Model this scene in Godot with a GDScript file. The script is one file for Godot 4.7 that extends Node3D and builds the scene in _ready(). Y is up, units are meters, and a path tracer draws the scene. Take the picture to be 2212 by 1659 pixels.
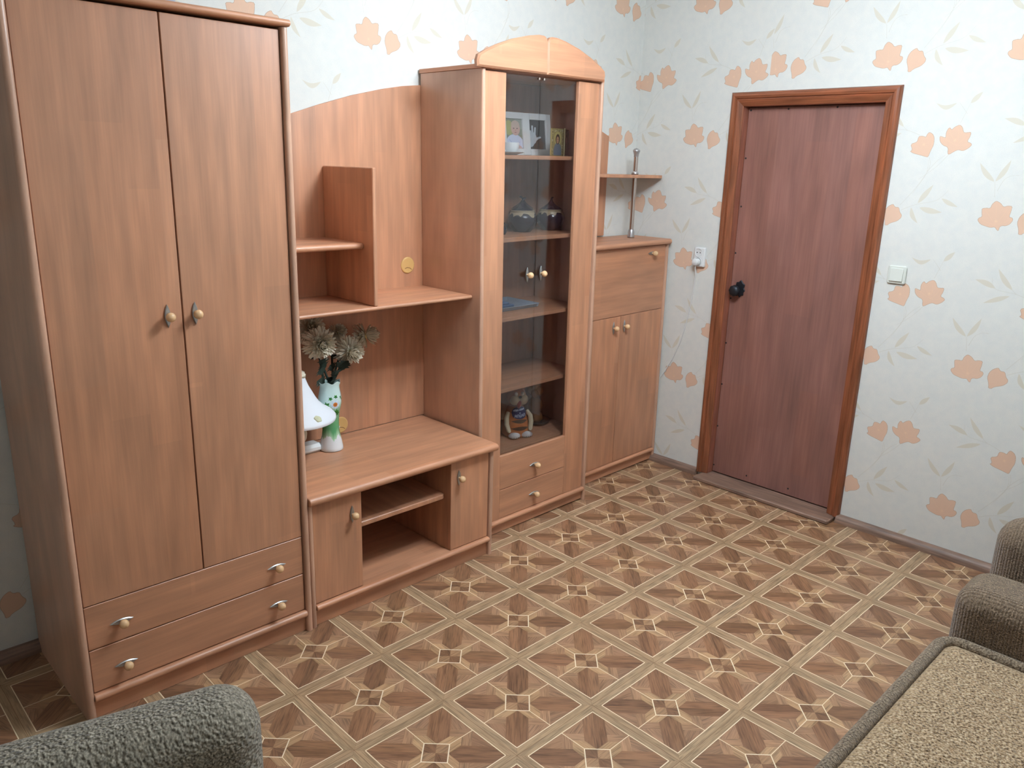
extends Node3D

# ------------------------------------------------------------------ mesh buffer
class Buf:
	var v := PackedVector3Array()
	var n := PackedVector3Array()
	var uv := PackedVector2Array()
	var c := PackedColorArray()
	var xf := Transform3D()
	var col := Color.WHITE
	var uo := Vector2.ZERO

	func tri(p: Array, nn: Array, uu: Array) -> void:
		var a: Vector3 = xf * (p[0] as Vector3)
		var b: Vector3 = xf * (p[1] as Vector3)
		var d: Vector3 = xf * (p[2] as Vector3)
		var na: Vector3 = (xf.basis * (nn[0] as Vector3)).normalized()
		var nb: Vector3 = (xf.basis * (nn[1] as Vector3)).normalized()
		var nc: Vector3 = (xf.basis * (nn[2] as Vector3)).normalized()
		var order := [0, 1, 2]
		if (b - a).cross(d - a).dot(na + nb + nc) > 0.0:
			order = [0, 2, 1]
		var ps := [a, b, d]
		var ns := [na, nb, nc]
		for i in order:
			v.append(ps[i])
			n.append(ns[i])
			uv.append((uu[i] as Vector2) + uo)
			c.append(col)

	func quad(p: Array, nn: Array, uu: Array) -> void:
		tri([p[0], p[1], p[2]], [nn[0], nn[1], nn[2]], [uu[0], uu[1], uu[2]])
		tri([p[0], p[2], p[3]], [nn[0], nn[2], nn[3]], [uu[0], uu[2], uu[3]])

	func flat(p: Array, nrm: Vector3, uu: Array) -> void:
		for i in range(1, p.size() - 1):
			tri([p[0], p[i], p[i + 1]], [nrm, nrm, nrm], [uu[0], uu[i], uu[i + 1]])

	# box with chamfered edges; the grain of the texture (its v) runs along axis g
	func box(lo: Vector3, hi: Vector3, bev := 0.0015, g := 1) -> void:
		var m := (lo + hi) * 0.5
		var h := (hi - lo) * 0.5
		bev = minf(bev, minf(h.x, minf(h.y, h.z)) * 0.9)
		for a in 3:
			var b := (a + 1) % 3
			var d := (a + 2) % 3
			for s in [-1.0, 1.0]:
				var nrm := Vector3.ZERO
				nrm[a] = s
				var ps := []
				for q in [[-1.0, -1.0], [1.0, -1.0], [1.0, 1.0], [-1.0, 1.0]]:
					var e := m
					e[a] += s * h[a]
					e[b] += q[0] * (h[b] - bev)
					e[d] += q[1] * (h[d] - bev)
					ps.append(e)
				flat(ps, nrm, ps.map(func(e): return _uv(e, a, g)))
		if bev <= 0.0:
			return
		for a in 3:
			var b := (a + 1) % 3
			var d := (a + 2) % 3
			for s in [-1.0, 1.0]:
				for t in [-1.0, 1.0]:
					var nrm := Vector3.ZERO
					nrm[b] = s
					nrm[d] = t
					var ps := []
					for q in [[-1.0, 0], [1.0, 0], [1.0, 1], [-1.0, 1]]:
						var e := m
						e[a] += q[0] * (h[a] - bev)
						e[b] += s * (h[b] - (bev if q[1] else 0.0))
						e[d] += t * (h[d] - (0.0 if q[1] else bev))
						ps.append(e)
					flat(ps, nrm.normalized(), ps.map(func(e): return _uv(e, b, g)))
		for s in [-1.0, 1.0]:
			for t in [-1.0, 1.0]:
				for w in [-1.0, 1.0]:
					var k := Vector3(s, t, w)
					var ps := []
					for a in 3:
						var e := m
						for b in 3:
							e[b] += k[b] * (h[b] - (0.0 if b == a else bev))
						ps.append(e)
					flat(ps, k.normalized(), ps.map(func(e): return _uv(e, 0, g)))

	func _uv(p: Vector3, a: int, g: int) -> Vector2:
		var others := [0, 1, 2].filter(func(i): return i != a)
		if g in others:
			var o: int = others[0] if others[1] == g else others[1]
			return Vector2(p[o], p[g])
		return Vector2(p[others[0]], p[others[1]] * 0.2)

	# prism of a polygon lying in the xy plane of xf, running along z from t0 to t1
	func prism(poly: PackedVector2Array, t0: float, t1: float, bev := 0.0, smooth := 30.0, along := true) -> void:
		if not Geometry2D.is_polygon_clockwise(poly):
			poly = poly.duplicate()
			poly.reverse()
		var k := poly.size()
		var en := []
		for i in k:
			var e := poly[(i + 1) % k] - poly[i]
			en.append(Vector2(-e.y, e.x).normalized())
		var rings := [[t0, bev], [t0 + bev, 0.0], [t1 - bev, 0.0], [t1, bev]] if bev > 0.0 else [[t0, 0.0], [t1, 0.0]]
		var inset := func(amount: float) -> PackedVector2Array:
			var out := PackedVector2Array()
			for i in k:
				var a: Vector2 = en[(i + k - 1) % k]
				var b: Vector2 = en[i]
				var m := (a + b).normalized()
				out.append(poly[i] - m * amount / maxf(0.4, m.dot(b)))
			return out
		var lim := cos(deg_to_rad(smooth))
		for r in rings.size() - 1:
			var pa: PackedVector2Array = inset.call(rings[r][1])
			var pb: PackedVector2Array = inset.call(rings[r + 1][1])
			var tilt: float = (rings[r + 1][1] - rings[r][1])
			var per := 0.0
			for i in k:
				var j := (i + 1) % k
				var me: Vector2 = en[i]
				var before: Vector2 = en[(i + k - 1) % k]
				var after: Vector2 = en[j]
				var n0 := (me + before).normalized() if me.dot(before) > lim else me
				var n1 := (me + after).normalized() if me.dot(after) > lim else me
				var z := 0.0 if absf(tilt) < 1e-7 else signf(tilt)
				var l := poly[i].distance_to(poly[j])
				var na := Vector3(n0.x, n0.y, z)
				var nb := Vector3(n1.x, n1.y, z)
				var u0 := Vector2(per, rings[r][0])
				var u1 := Vector2(per + l, rings[r][0])
				var u2 := Vector2(per + l, rings[r + 1][0])
				var u3 := Vector2(per, rings[r + 1][0])
				if not along:
					u0 = Vector2(u0.y, u0.x)
					u1 = Vector2(u1.y, u1.x)
					u2 = Vector2(u2.y, u2.x)
					u3 = Vector2(u3.y, u3.x)
				quad([Vector3(pa[i].x, pa[i].y, rings[r][0]), Vector3(pa[j].x, pa[j].y, rings[r][0]), Vector3(pb[j].x, pb[j].y, rings[r + 1][0]), Vector3(pb[i].x, pb[i].y, rings[r + 1][0])], [na, nb, nb, na], [u0, u1, u2, u3])
				per += l
		var cap: PackedVector2Array = inset.call(bev)
		var ids := Geometry2D.triangulate_polygon(cap)
		for side in 2:
			var t: float = t1 if side else t0
			var nn := Vector3(0, 0, 1 if side else -1)
			for i in range(0, ids.size(), 3):
				var ps := []
				var us := []
				for q in 3:
					var w := cap[ids[i + q]]
					ps.append(Vector3(w.x, w.y, t))
					us.append(w)
				tri(ps, [nn, nn, nn], us)

	# surface of revolution; profile points are (radius, height)
	func lathe(prof: PackedVector2Array, segs := 24, shape: Variant = null) -> void:
		var k := prof.size()
		var ns := []
		for i in k:
			var t := prof[mini(i + 1, k - 1)] - prof[maxi(i - 1, 0)]
			ns.append(Vector2(t.y, -t.x).normalized())
		for i in k - 1:
			for s in segs:
				var ps := []
				var nn := []
				var us := []
				for q in [[i, s], [i, s + 1], [i + 1, s + 1], [i + 1, s]]:
					var a: float = TAU * q[1] / segs
					var p: Vector2 = prof[q[0]]
					var m: Vector2 = ns[q[0]]
					var r := p.x
					if shape != null:
						r = shape.call(p, a)
					ps.append(Vector3(cos(a) * r, p.y, sin(a) * r))
					nn.append(Vector3(cos(a) * m.x, m.y, sin(a) * m.x))
					us.append(Vector2(float(q[1]) / segs, 1.0 - float(q[0]) / (k - 1)))
				quad(ps, nn, us)

	func ball(at: Vector3, r: Vector3, segs := 20) -> void:
		var keep := xf
		xf = xf * Transform3D(Basis.from_scale(r), at)
		var pr := PackedVector2Array()
		for i in segs / 2 + 1:
			var a := PI * i / (segs / 2) - PI / 2
			pr.append(Vector2(cos(a), sin(a)))
		lathe(pr, segs)
		xf = keep

	func tube(path: Array, radii: Array, segs := 10) -> void:
		var k := path.size()
		var rings := []
		var up := Vector3.UP
		for i in k:
			var t: Vector3 = (path[mini(i + 1, k - 1)] - path[maxi(i - 1, 0)]).normalized()
			if absf(t.dot(up)) > 0.95:
				up = Vector3.RIGHT
			var a := t.cross(up).normalized()
			var b := a.cross(t).normalized()
			up = b
			var ring := []
			for s in segs + 1:
				var g := TAU * s / segs
				ring.append(a * cos(g) + b * sin(g))
			rings.append(ring)
		for i in k - 1:
			for s in segs:
				var r0: float = radii[mini(i, radii.size() - 1)]
				var r1: float = radii[mini(i + 1, radii.size() - 1)]
				var d0: Vector3 = rings[i][s]
				var d1: Vector3 = rings[i][s + 1]
				var d2: Vector3 = rings[i + 1][s + 1]
				var d3: Vector3 = rings[i + 1][s]
				quad([path[i] + d0 * r0, path[i] + d1 * r0, path[i + 1] + d2 * r1, path[i + 1] + d3 * r1], [d0, d1, d2, d3], [Vector2(s, i), Vector2(s + 1, i), Vector2(s + 1, i + 1), Vector2(s, i + 1)])
		for e in 2:
			var i: int = 0 if e == 0 else k - 1
			var nn: Vector3 = (path[0] - path[1]).normalized() if e == 0 else (path[k - 1] - path[k - 2]).normalized()
			var r: float = radii[mini(i, radii.size() - 1)]
			for s in segs:
				tri([path[i], path[i] + rings[i][s] * r, path[i] + rings[i][s + 1] * r], [nn, nn, nn], [Vector2.ZERO, Vector2.ZERO, Vector2.ZERO])

	# soft rounded box; r rounds all edges, puff swells the top
	func cushion(lo: Vector3, hi: Vector3, r: float, puff := 0.0, steps := 18) -> void:
		var grid := []
		for i in steps + 1:
			var t := float(i) / steps
			grid.append(0.5 - 0.5 * cos(PI * t) if steps > 8 else t)
		for a in 3:
			var b := (a + 1) % 3
			var d := (a + 2) % 3
			for s in 2:
				for i in steps:
					for j in steps:
						var ps := []
						var nn := []
						for q in [[i, j], [i + 1, j], [i + 1, j + 1], [i, j + 1]]:
							var p := Vector3.ZERO
							p[a] = hi[a] if s else lo[a]
							p[b] = lerpf(lo[b], hi[b], grid[q[0]])
							p[d] = lerpf(lo[d], hi[d], grid[q[1]])
							var inner := p.clamp(lo + Vector3.ONE * r, hi - Vector3.ONE * r)
							var m := (p - inner).normalized()
							var o := inner + m * r
							var f := (o - lo) / (hi - lo)
							o.y += puff * f.y * (1.0 - pow(2.0 * f.x - 1.0, 4)) * (1.0 - pow(2.0 * f.z - 1.0, 4))
							ps.append(o)
							nn.append(m)
						quad(ps, nn, [Vector2(ps[0].x, ps[0].z), Vector2(ps[1].x, ps[1].z), Vector2(ps[2].x, ps[2].z), Vector2(ps[3].x, ps[3].z)])

	func mesh() -> ArrayMesh:
		var a := []
		a.resize(Mesh.ARRAY_MAX)
		a[Mesh.ARRAY_VERTEX] = v
		a[Mesh.ARRAY_NORMAL] = n
		a[Mesh.ARRAY_TEX_UV] = uv
		a[Mesh.ARRAY_COLOR] = c
		var m := ArrayMesh.new()
		m.add_surface_from_arrays(Mesh.PRIMITIVE_TRIANGLES, a)
		return m


# ------------------------------------------------------------------ naming
var used := {}
var M := {}
var rng := RandomNumberGenerator.new()

func numbered(called: String) -> String:
	used[called] = used.get(called, -1) + 1
	return called if used[called] == 0 else "%s_%03d" % [called, used[called]]

func put(b: Buf, called: String, m: Material, parent: Node3D = null) -> MeshInstance3D:
	var o := MeshInstance3D.new()
	o.mesh = b.mesh()
	o.material_override = m
	if parent:
		o.name = called
		parent.add_child(o, true)
	else:
		o.name = numbered(called)
		add_child(o)
	return o

func tag(o: Node3D, label: String, category: String, group := "") -> void:
	o.set_meta("label", label)
	o.set_meta("category", category)
	if group:
		o.set_meta("group", group)

func thing(called: String, label: String, category: String, at := Vector3.ZERO, group := "") -> Node3D:
	var o := Node3D.new()
	o.name = numbered(called)
	o.position = at
	add_child(o)
	tag(o, label, category, group)
	return o

func struct_node(called: String) -> Node3D:
	var o := Node3D.new()
	o.name = called
	o.set_meta("kind", "structure")
	add_child(o)
	return o

func board(lo: Vector3, hi: Vector3, called: String, parent: Node3D, m: Material = null, g := 1, bev := 0.0015) -> MeshInstance3D:
	var b := Buf.new()
	b.uo = Vector2(rng.randf() * 3.0, rng.randf() * 3.0)
	b.box(lo, hi, bev, g)
	return put(b, called, m if m else M.wood, parent)

# ------------------------------------------------------------------ materials
func mat(c: Color, rough := 0.5, metal := 0.0, spec := 0.5) -> StandardMaterial3D:
	var m := StandardMaterial3D.new()
	m.albedo_color = c
	m.roughness = rough
	m.metallic = metal
	m.metallic_specular = spec
	return m

func c8(r: int, g: int, b: int) -> Color:
	return Color(r / 255.0, g / 255.0, b / 255.0)

func noise_bytes(seed_: int, freq: float, w: int, h: int, tw: int, th: int, oct := 3) -> PackedByteArray:
	var f := FastNoiseLite.new()
	f.seed = seed_
	f.frequency = freq
	f.noise_type = FastNoiseLite.TYPE_SIMPLEX_SMOOTH
	f.fractal_octaves = oct
	var im := f.get_seamless_image(w, h)
	im.resize(tw, th, Image.INTERPOLATE_CUBIC)
	im.convert(Image.FORMAT_L8)
	return im.get_data()

# strips of veneer side by side, each a shade of its own, with fine grain along v
func wood_image(w: int, h: int, base: Color, strips: Array, spread: float, grain: float, warm: float, seed_: int) -> ImageTexture:
	var r := RandomNumberGenerator.new()
	r.seed = seed_
	var fine := noise_bytes(seed_, 0.11, w, 48, w, h, 3)
	var mid := noise_bytes(seed_ + 1, 0.035, w, 128, w, h, 4)
	var wide := noise_bytes(seed_ + 2, 0.012, w, 256, w, h, 3)
	var tone := PackedFloat32Array()
	var hue := PackedFloat32Array()
	var row := PackedInt32Array()
	row.resize(w)
	var x := 0
	var id := 0
	while x < w:
		var wd: int = mini(int(r.randf_range(strips[0], strips[1]) * w), w - x)
		if w - x - wd < int(strips[0] * w * 0.6):
			wd = w - x
		for i in wd:
			row[x + i] = id
		id += 1
		x += wd
	var cut := []
	for i in id:
		cut.append([r.randi_range(0, h - 1), r.randi_range(0, h - 1)])
		for j in 2:
			tone.append(r.randf_range(-spread, spread))
			hue.append(r.randf_range(-warm, warm))
	var data := PackedByteArray()
	data.resize(w * h * 3)
	var k := 0
	for y in h:
		for i in w:
			var q := row[i]
			var lo: int = mini(cut[q][0], cut[q][1])
			var hi: int = maxi(cut[q][0], cut[q][1])
			var s := q * 2 + (1 if y >= lo and y < hi else 0)
			var at := y * w + i
			var t := 1.0 + tone[s] + grain * ((fine[at] - 128) * 0.0055 + (mid[at] - 128) * 0.004) + (wide[at] - 128) * 0.0007
			data[k] = clampi(int(base.r * t * (1.0 + hue[s]) * 255.0), 0, 255)
			data[k + 1] = clampi(int(base.g * t * 255.0), 0, 255)
			data[k + 2] = clampi(int(base.b * t * (1.0 - hue[s]) * 255.0), 0, 255)
			k += 3
	return ImageTexture.create_from_image(Image.create_from_data(w, h, false, Image.FORMAT_RGB8, data))

# speckled pile fabric
func pile_image(size: int, dark: Color, mid: Color, pale: Color, seed_: int) -> ImageTexture:
	var a := noise_bytes(seed_, 0.075, size, size, size, size, 2)
	var b := noise_bytes(seed_ + 7, 0.02, size, size, size, size, 3)
	var d := noise_bytes(seed_ + 13, 0.16, size, size, size, size, 2)
	var data := PackedByteArray()
	data.resize(size * size * 3)
	for i in size * size:
		var t := (a[i] * 0.55 + d[i] * 0.3 + b[i] * 0.15) / 255.0
		var c := mid.lerp(pale, smoothstep(0.48, 0.68, t)) if t > 0.45 else dark.lerp(mid, smoothstep(0.28, 0.45, t))
		data[i * 3] = int(c.r * 255.0)
		data[i * 3 + 1] = int(c.g * 255.0)
		data[i * 3 + 2] = int(c.b * 255.0)
	return ImageTexture.create_from_image(Image.create_from_data(size, size, false, Image.FORMAT_RGB8, data))

func height_image(size: int, seed_: int, ribs: int) -> ImageTexture:
	var a := noise_bytes(seed_, 0.09, size, size, size, size, 2)
	var data := PackedByteArray()
	data.resize(size * size)
	for y in size:
		for x in size:
			var t: float = a[y * size + x]
			if ribs:
				t = t * 0.5 + 64.0 + 60.0 * sin(TAU * x * ribs / size)
			data[y * size + x] = clampi(int(t), 0, 255)
	return ImageTexture.create_from_image(Image.create_from_data(size, size, false, Image.FORMAT_L8, data))

func textured(t: Texture2D, rough: float, scale: Vector2, spec := 0.5) -> StandardMaterial3D:
	var m := mat(Color.WHITE, rough, 0.0, spec)
	m.albedo_texture = t
	m.uv1_scale = Vector3(scale.x, scale.y, 1)
	return m

func fabric(t: Texture2D, h: Texture2D, scale: float, depth: float) -> StandardMaterial3D:
	var m := mat(Color.WHITE, 0.95, 0.0, 0.2)
	m.albedo_texture = t
	m.uv1_triplanar = true
	m.uv1_scale = Vector3.ONE * scale
	m.heightmap_enabled = true
	m.heightmap_texture = h
	m.heightmap_scale = depth
	m.rim_enabled = true
	m.rim = 0.35
	return m

# ------------------------------------------------------------------ drawing on images
func fill_poly(im: Image, pts: PackedVector2Array, col: Color, wrap := true) -> void:
	var w := im.get_width()
	var h := im.get_height()
	var lo := INF
	var hi := -INF
	for p in pts:
		lo = minf(lo, p.y)
		hi = maxf(hi, p.y)
	for y in range(int(floor(lo)), int(ceil(hi)) + 1):
		var xs := []
		for i in pts.size():
			var a := pts[i]
			var b := pts[(i + 1) % pts.size()]
			if (a.y <= y + 0.5) != (b.y <= y + 0.5):
				xs.append(a.x + (y + 0.5 - a.y) / (b.y - a.y) * (b.x - a.x))
		xs.sort()
		for i in range(0, xs.size() - 1, 2):
			var x0 := int(round(xs[i]))
			var x1 := int(round(xs[i + 1]))
			if x1 <= x0:
				x1 = x0 + 1
			if not wrap:
				if y >= 0 and y < h:
					im.fill_rect(Rect2i(maxi(x0, 0), y, maxi(0, mini(x1, w) - maxi(x0, 0)), 1), col)
				continue
			var yy := posmod(y, h)
			while x0 < x1:
				var s := posmod(x0, w)
				var len := mini(x1 - x0, w - s)
				im.fill_rect(Rect2i(s, yy, len, 1), col)
				x0 += len

func ellipse(c: Vector2, r: Vector2, k := 28) -> PackedVector2Array:
	var out := PackedVector2Array()
	for i in k:
		out.append(c + Vector2(cos(TAU * i / k) * r.x, sin(TAU * i / k) * r.y))
	return out

func rounded(pts: PackedVector2Array) -> PackedVector2Array:
	var out := PackedVector2Array()
	for i in pts.size():
		var a := pts[i]
		var b := pts[(i + 1) % pts.size()]
		out.append(a.lerp(b, 0.22))
		out.append(a.lerp(b, 0.78))
	return out

func stroke(im: Image, path: PackedVector2Array, w0: float, w1: float, col: Color, wrap := true) -> void:
	var pts := PackedVector2Array()
	var k := path.size()
	for i in k - 1:
		var p0 := path[maxi(i - 1, 0)]
		var p3 := path[mini(i + 2, k - 1)]
		for s in 10:
			pts.append(path[i].cubic_interpolate(path[i + 1], p0, p3, s / 10.0))
	pts.append(path[k - 1])
	var left := PackedVector2Array()
	var right := PackedVector2Array()
	for i in pts.size():
		var t := (pts[mini(i + 1, pts.size() - 1)] - pts[maxi(i - 1, 0)]).normalized()
		var h := lerpf(w0, w1, float(i) / (pts.size() - 1)) * 0.5
		left.append(pts[i] + Vector2(-t.y, t.x) * h)
		right.append(pts[i] - Vector2(-t.y, t.x) * h)
	right.reverse()
	left.append_array(right)
	fill_poly(im, left, col, wrap)

func leaf_shape(a: Vector2, b: Vector2, w: float, bend := 0.0) -> PackedVector2Array:
	var out := PackedVector2Array()
	var back := PackedVector2Array()
	var d := b - a
	var s := Vector2(-d.y, d.x).normalized()
	for i in 13:
		var t := i / 12.0
		var mid := a + d * t + s * bend * sin(PI * t)
		var h := w * sin(PI * pow(t, 0.85))
		out.append(mid + s * h)
		back.append(mid - s * h)
	back.reverse()
	out.append_array(back)
	return out

const WPW := 0.534
const WPH := 0.65

func wallpaper() -> ImageTexture:
	var w := 768
	var h := 934
	var im := Image.create(w, h, false, Image.FORMAT_RGB8)
	var a := noise_bytes(5, 0.012, w, h, w, h, 4)
	var b := noise_bytes(6, 0.2, w, h, w, h, 2)
	var data := PackedByteArray()
	data.resize(w * h * 3)
	for i in w * h:
		var t := 1.0 + (a[i] - 128) * 0.0001 + (b[i] - 128) * 0.00018
		var q := (a[i] - 128) * 0.00004
		data[i * 3] = int(clampf(WALL.r * (t + q), 0, 1) * 255.0)
		data[i * 3 + 1] = int(clampf(WALL.g * t, 0, 1) * 255.0)
		data[i * 3 + 2] = int(clampf(WALL.b * (t - q), 0, 1) * 255.0)
	im.set_data(w, h, false, Image.FORMAT_RGB8, data)
	var k := w / WPW / 1000.0
	var ky := h / WPH / 1000.0
	var to := func(o: Vector2, l: Array) -> PackedVector2Array:
		var out := PackedVector2Array()
		for i in range(0, l.size(), 2):
			out.append(Vector2((o.x + l[i]) * k, -(o.y + l[i + 1]) * ky))
		return out
	var o1 := Vector2(0, 0)          # the five-petal flower, its bud to the right
	var o2 := Vector2(330, -345)     # the tilted flower, its bud to the left
	var stem := Color(0.80, 0.79, 0.75)
	var leaf := Color(0.825, 0.805, 0.75)
	for l in [[[153, -2, 211, 25, 285, 44, 315, 64, 338, 93], o1], [[148, 21, 204, 99, 238, 166, 236, 216], o1], [[238, 166, 272, 211, 302, 236], o1], [[-11, 96, 6, 140, 30, 158, 60, 161], o1], [[-16, 71, -20, 100, -25, 133], o1],
			[[-145, 13, -200, 33, -281, 46, -300, 90], o2], [[-200, 33, -217, 48, -240, 80], o2], [[-90, -79, -86, -131, -138, -235], o2], [[30, 97, 12, 120, -6, 141], o2], [[10, 60, 20, 90, 36, 138], o2], [[-10, -60, -60, -120, -120, -170], o2]]:
		stroke(im, to.call(l[1], l[0]), 2.2, 1.2, stem)
	for l in [[221, 32, 274, 113, o1, 11, 0], [231, 14, 326, -1, o1, 12, 4], [196, 13, 234, -54, o1, 9, 8], [316, 57, 385, 25, o1, 9, 3], [-27, 133, -93, 207, o1, 10, -6], [-24, 134, 20, 220, o1, 10, 4],
			[-281, 48, -362, 76, o2, 11, 4], [-217, 48, -282, 130, o2, 10, -5], [-223, 22, -317, -19, o2, 10, 0], [-16, 141, -98, 143, o2, 9, -18], [36, 138, 76, 182, o2, 10, 0]]:
		var e: PackedVector2Array = to.call(l[4], [l[0], l[1], l[2], l[3]])
		fill_poly(im, leaf_shape(e[0], e[1], l[5] * k, l[6] * k), leaf)
	var petal := Color(0.862, 0.727, 0.635)
	var edge := Color(0.75, 0.645, 0.57)
	var inner := Color(0.89, 0.745, 0.635)
	var shapes := [
		[o1, [-5, 58, 12, 49, 23, 35, 38, 41, 55, 40, 54, 19, 50, -4, 62, -5, 67, -15, 59, -32, 45, -41, 30, -41, 23, -46, 21, -63, 13, -59, 5, -48, -11, -52, -31, -47, -51, -41, -65, -24, -62, -14, -50, -9, -54, 8, -56, 25, -40, 28, -25, 27, -21, 44, -12, 55]],
		[o1, [118, 25, 127, 11, 145, 11, 152, -10, 163, -23, 160, -37, 145, -51, 117, -61, 106, -72, 94, -72, 92, -53, 82, -26, 86, -3, 98, 14]],
		[o2, [-64, 10, -47, 5, -39, 2, -41, 23, -35, 39, -28, 44, -20, 34, -10, 46, 8, 55, 21, 45, 29, 23, 42, 23, 57, 25, 57, 8, 48, -14, 63, -19, 69, -27, 56, -42, 38, -52, 18, -47, 3, -55, -12, -66, -21, -65, -23, -37, -44, -30, -60, -14]],
		[o2, [-178, -24, -152, -15, -150, 2, -145, 10, -128, 9, -119, 5, -115, 17, -108, 26, -92, 18, -83, 3, -81, -27, -90, -52, -96, -79, -111, -76, -133, -70, -159, -64, -176, -55, -167, -49]]]
	for s in shapes:
		var p := rounded(to.call(s[0], s[1]))
		fill_poly(im, p, edge)
		var small := Geometry2D.offset_polygon(p, -2.6)
		for q in small:
			fill_poly(im, q, petal)
	# petal veins and stamens
	for s in [[o1, 3, -38, [-5, 45], [42, 30], [-44, 18], [55, -20], [-52, -26]], [o2, 8, -30, [8, 42], [44, 14], [-30, 30], [56, -26], [-52, 2]]]:
		for i in range(3, 8):
			stroke(im, to.call(s[0], [s[1], s[2], (s[1] + s[3 if i == 3 else i][0]) * 0.5 + 2, (s[2] + s[i][1]) * 0.5, s[i][0] * 0.9, s[i][1] * 0.9]), 1.0, 1.8, inner)
	for s in [[o1, 5, -24], [o2, 0, -8], [o2, -122, -26]]:
		for i in 9:
			var g := TAU * i / 9.0 + 0.3
			stroke(im, to.call(s[0], [s[1], s[2], s[1] + cos(g) * 8, s[2] + sin(g) * 8]), 1.6, 1.0, Color(0.9, 0.77, 0.65))
	return ImageTexture.create_from_image(im)

# ------------------------------------------------------------------ colours
const WALL := Color(0.855, 0.858, 0.84)
const ALDER := Color(0.742, 0.53, 0.402)
const LAMP := Color(0.9, 0.955, 1.0)

func materials() -> void:
	var wood := wood_image(768, 1024, ALDER, [0.10, 0.19], 0.028, 0.04, 0.012, 11)
	M.wood = textured(wood, 0.42, Vector2(1.0 / 0.62, 1.0 / 1.7))
	M.wood.metallic_specular = 0.6
	M.edge = textured(wood_image(256, 256, Color(0.775, 0.61, 0.51), [0.5, 0.9], 0.01, 0.03, 0.005, 12), 0.32, Vector2(1.0 / 0.62, 1.0 / 1.7), 0.62)
	M.knob = mat(c8(222, 182, 138), 0.2)
	M.metal = mat(c8(176, 178, 178), 0.34, 0.9)
	M.chrome = mat(c8(206, 196, 190), 0.2, 1.0)
	M.satin = mat(c8(188, 188, 190), 0.38, 0.9)
	M.door = textured(wood_image(512, 512, Color(0.55, 0.385, 0.345), [0.10, 0.22], 0.028, 0.07, 0.014, 31), 0.38, Vector2(1.0 / 0.7, 1.0 / 2.0))
	M.casing = textured(wood_image(256, 512, Color(0.535, 0.31, 0.205), [0.5, 0.9], 0.03, 0.2, 0.02, 41), 0.22, Vector2(1.0 / 0.3, 1.0 / 1.6))
	M.jamb = textured(wood_image(256, 256, Color(0.60, 0.375, 0.295), [0.5, 0.9], 0.03, 0.12, 0.01, 43), 0.35, Vector2(1.0 / 0.3, 1.0 / 1.6))
	M.skirt = textured(wood_image(256, 256, Color(0.53, 0.425, 0.365), [0.3, 0.6], 0.02, 0.22, 0.008, 51), 0.5, Vector2(1.0 / 0.3, 1.0 / 1.2))
	M.paper = textured(wallpaper(), 0.8, Vector2.ONE, 0.3)
	M.ceiling = mat(c8(244, 244, 242), 0.9)
	M.parquet = textured(wood_image(512, 512, Color(0.93, 0.93, 0.93), [0.08, 0.2], 0.03, 0.27, 0.01, 61), 0.42, Vector2(1.0 / 0.16, 1.0 / 0.5), 0.45)
	M.parquet.vertex_color_use_as_albedo = true
	M.line = mat(c8(240, 222, 192), 0.45)
	M.seam = mat(c8(126, 92, 62), 0.5)
	M.sub = mat(c8(150, 112, 80), 0.6)
	var bump := height_image(256, 71, 0)
	M.seat = fabric(pile_image(512, c8(78, 60, 42), c8(158, 133, 103), c8(200, 180, 150), 81), bump, 3.2, 0.8)
	M.arm = fabric(pile_image(512, c8(66, 60, 52), c8(126, 120, 107), c8(170, 162, 145), 83), bump, 3.6, 0.8)
	M.rib = fabric(pile_image(512, c8(58, 47, 39), c8(108, 93, 77), c8(150, 129, 107), 85), height_image(256, 73, 24), 5.0, 0.5)
	M.pipe = fabric(pile_image(256, c8(72, 61, 50), c8(120, 105, 88), c8(158, 142, 120), 87), bump, 7.0, 0.4)
	M.white = mat(c8(226, 228, 228), 0.35)
	M.ivory = mat(c8(222, 214, 192), 0.4)
	M.black = mat(c8(22, 20, 20), 0.5)
	M.iron = mat(c8(46, 48, 54), 0.42, 0.6)
	M.glass = mat(Color(0.08, 0.08, 0.095, 0.17), 0.02)
	M.glass.transparency = BaseMaterial3D.TRANSPARENCY_ALPHA
	M.grommet = mat(c8(206, 166, 104), 0.5)
	M.leafgreen = mat(c8(34, 50, 38), 0.6)
	M.petal = mat(c8(244, 234, 214), 0.7)
	M.petal.backlight_enabled = true
	M.petal.backlight = Color(0.7, 0.68, 0.6)

# ------------------------------------------------------------------ shared parts
func lens_poly(l: float, w: float) -> PackedVector2Array:
	var out := PackedVector2Array()
	for s in 2:
		for i in 12:
			var t := i / 12.0
			var y := lerpf(-l, l, t) if s == 0 else lerpf(l, -l, t)
			var x := w * (1.0 - pow(y / l, 2))
			out.append(Vector2(x if s == 0 else -x, y))
	return out

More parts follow.
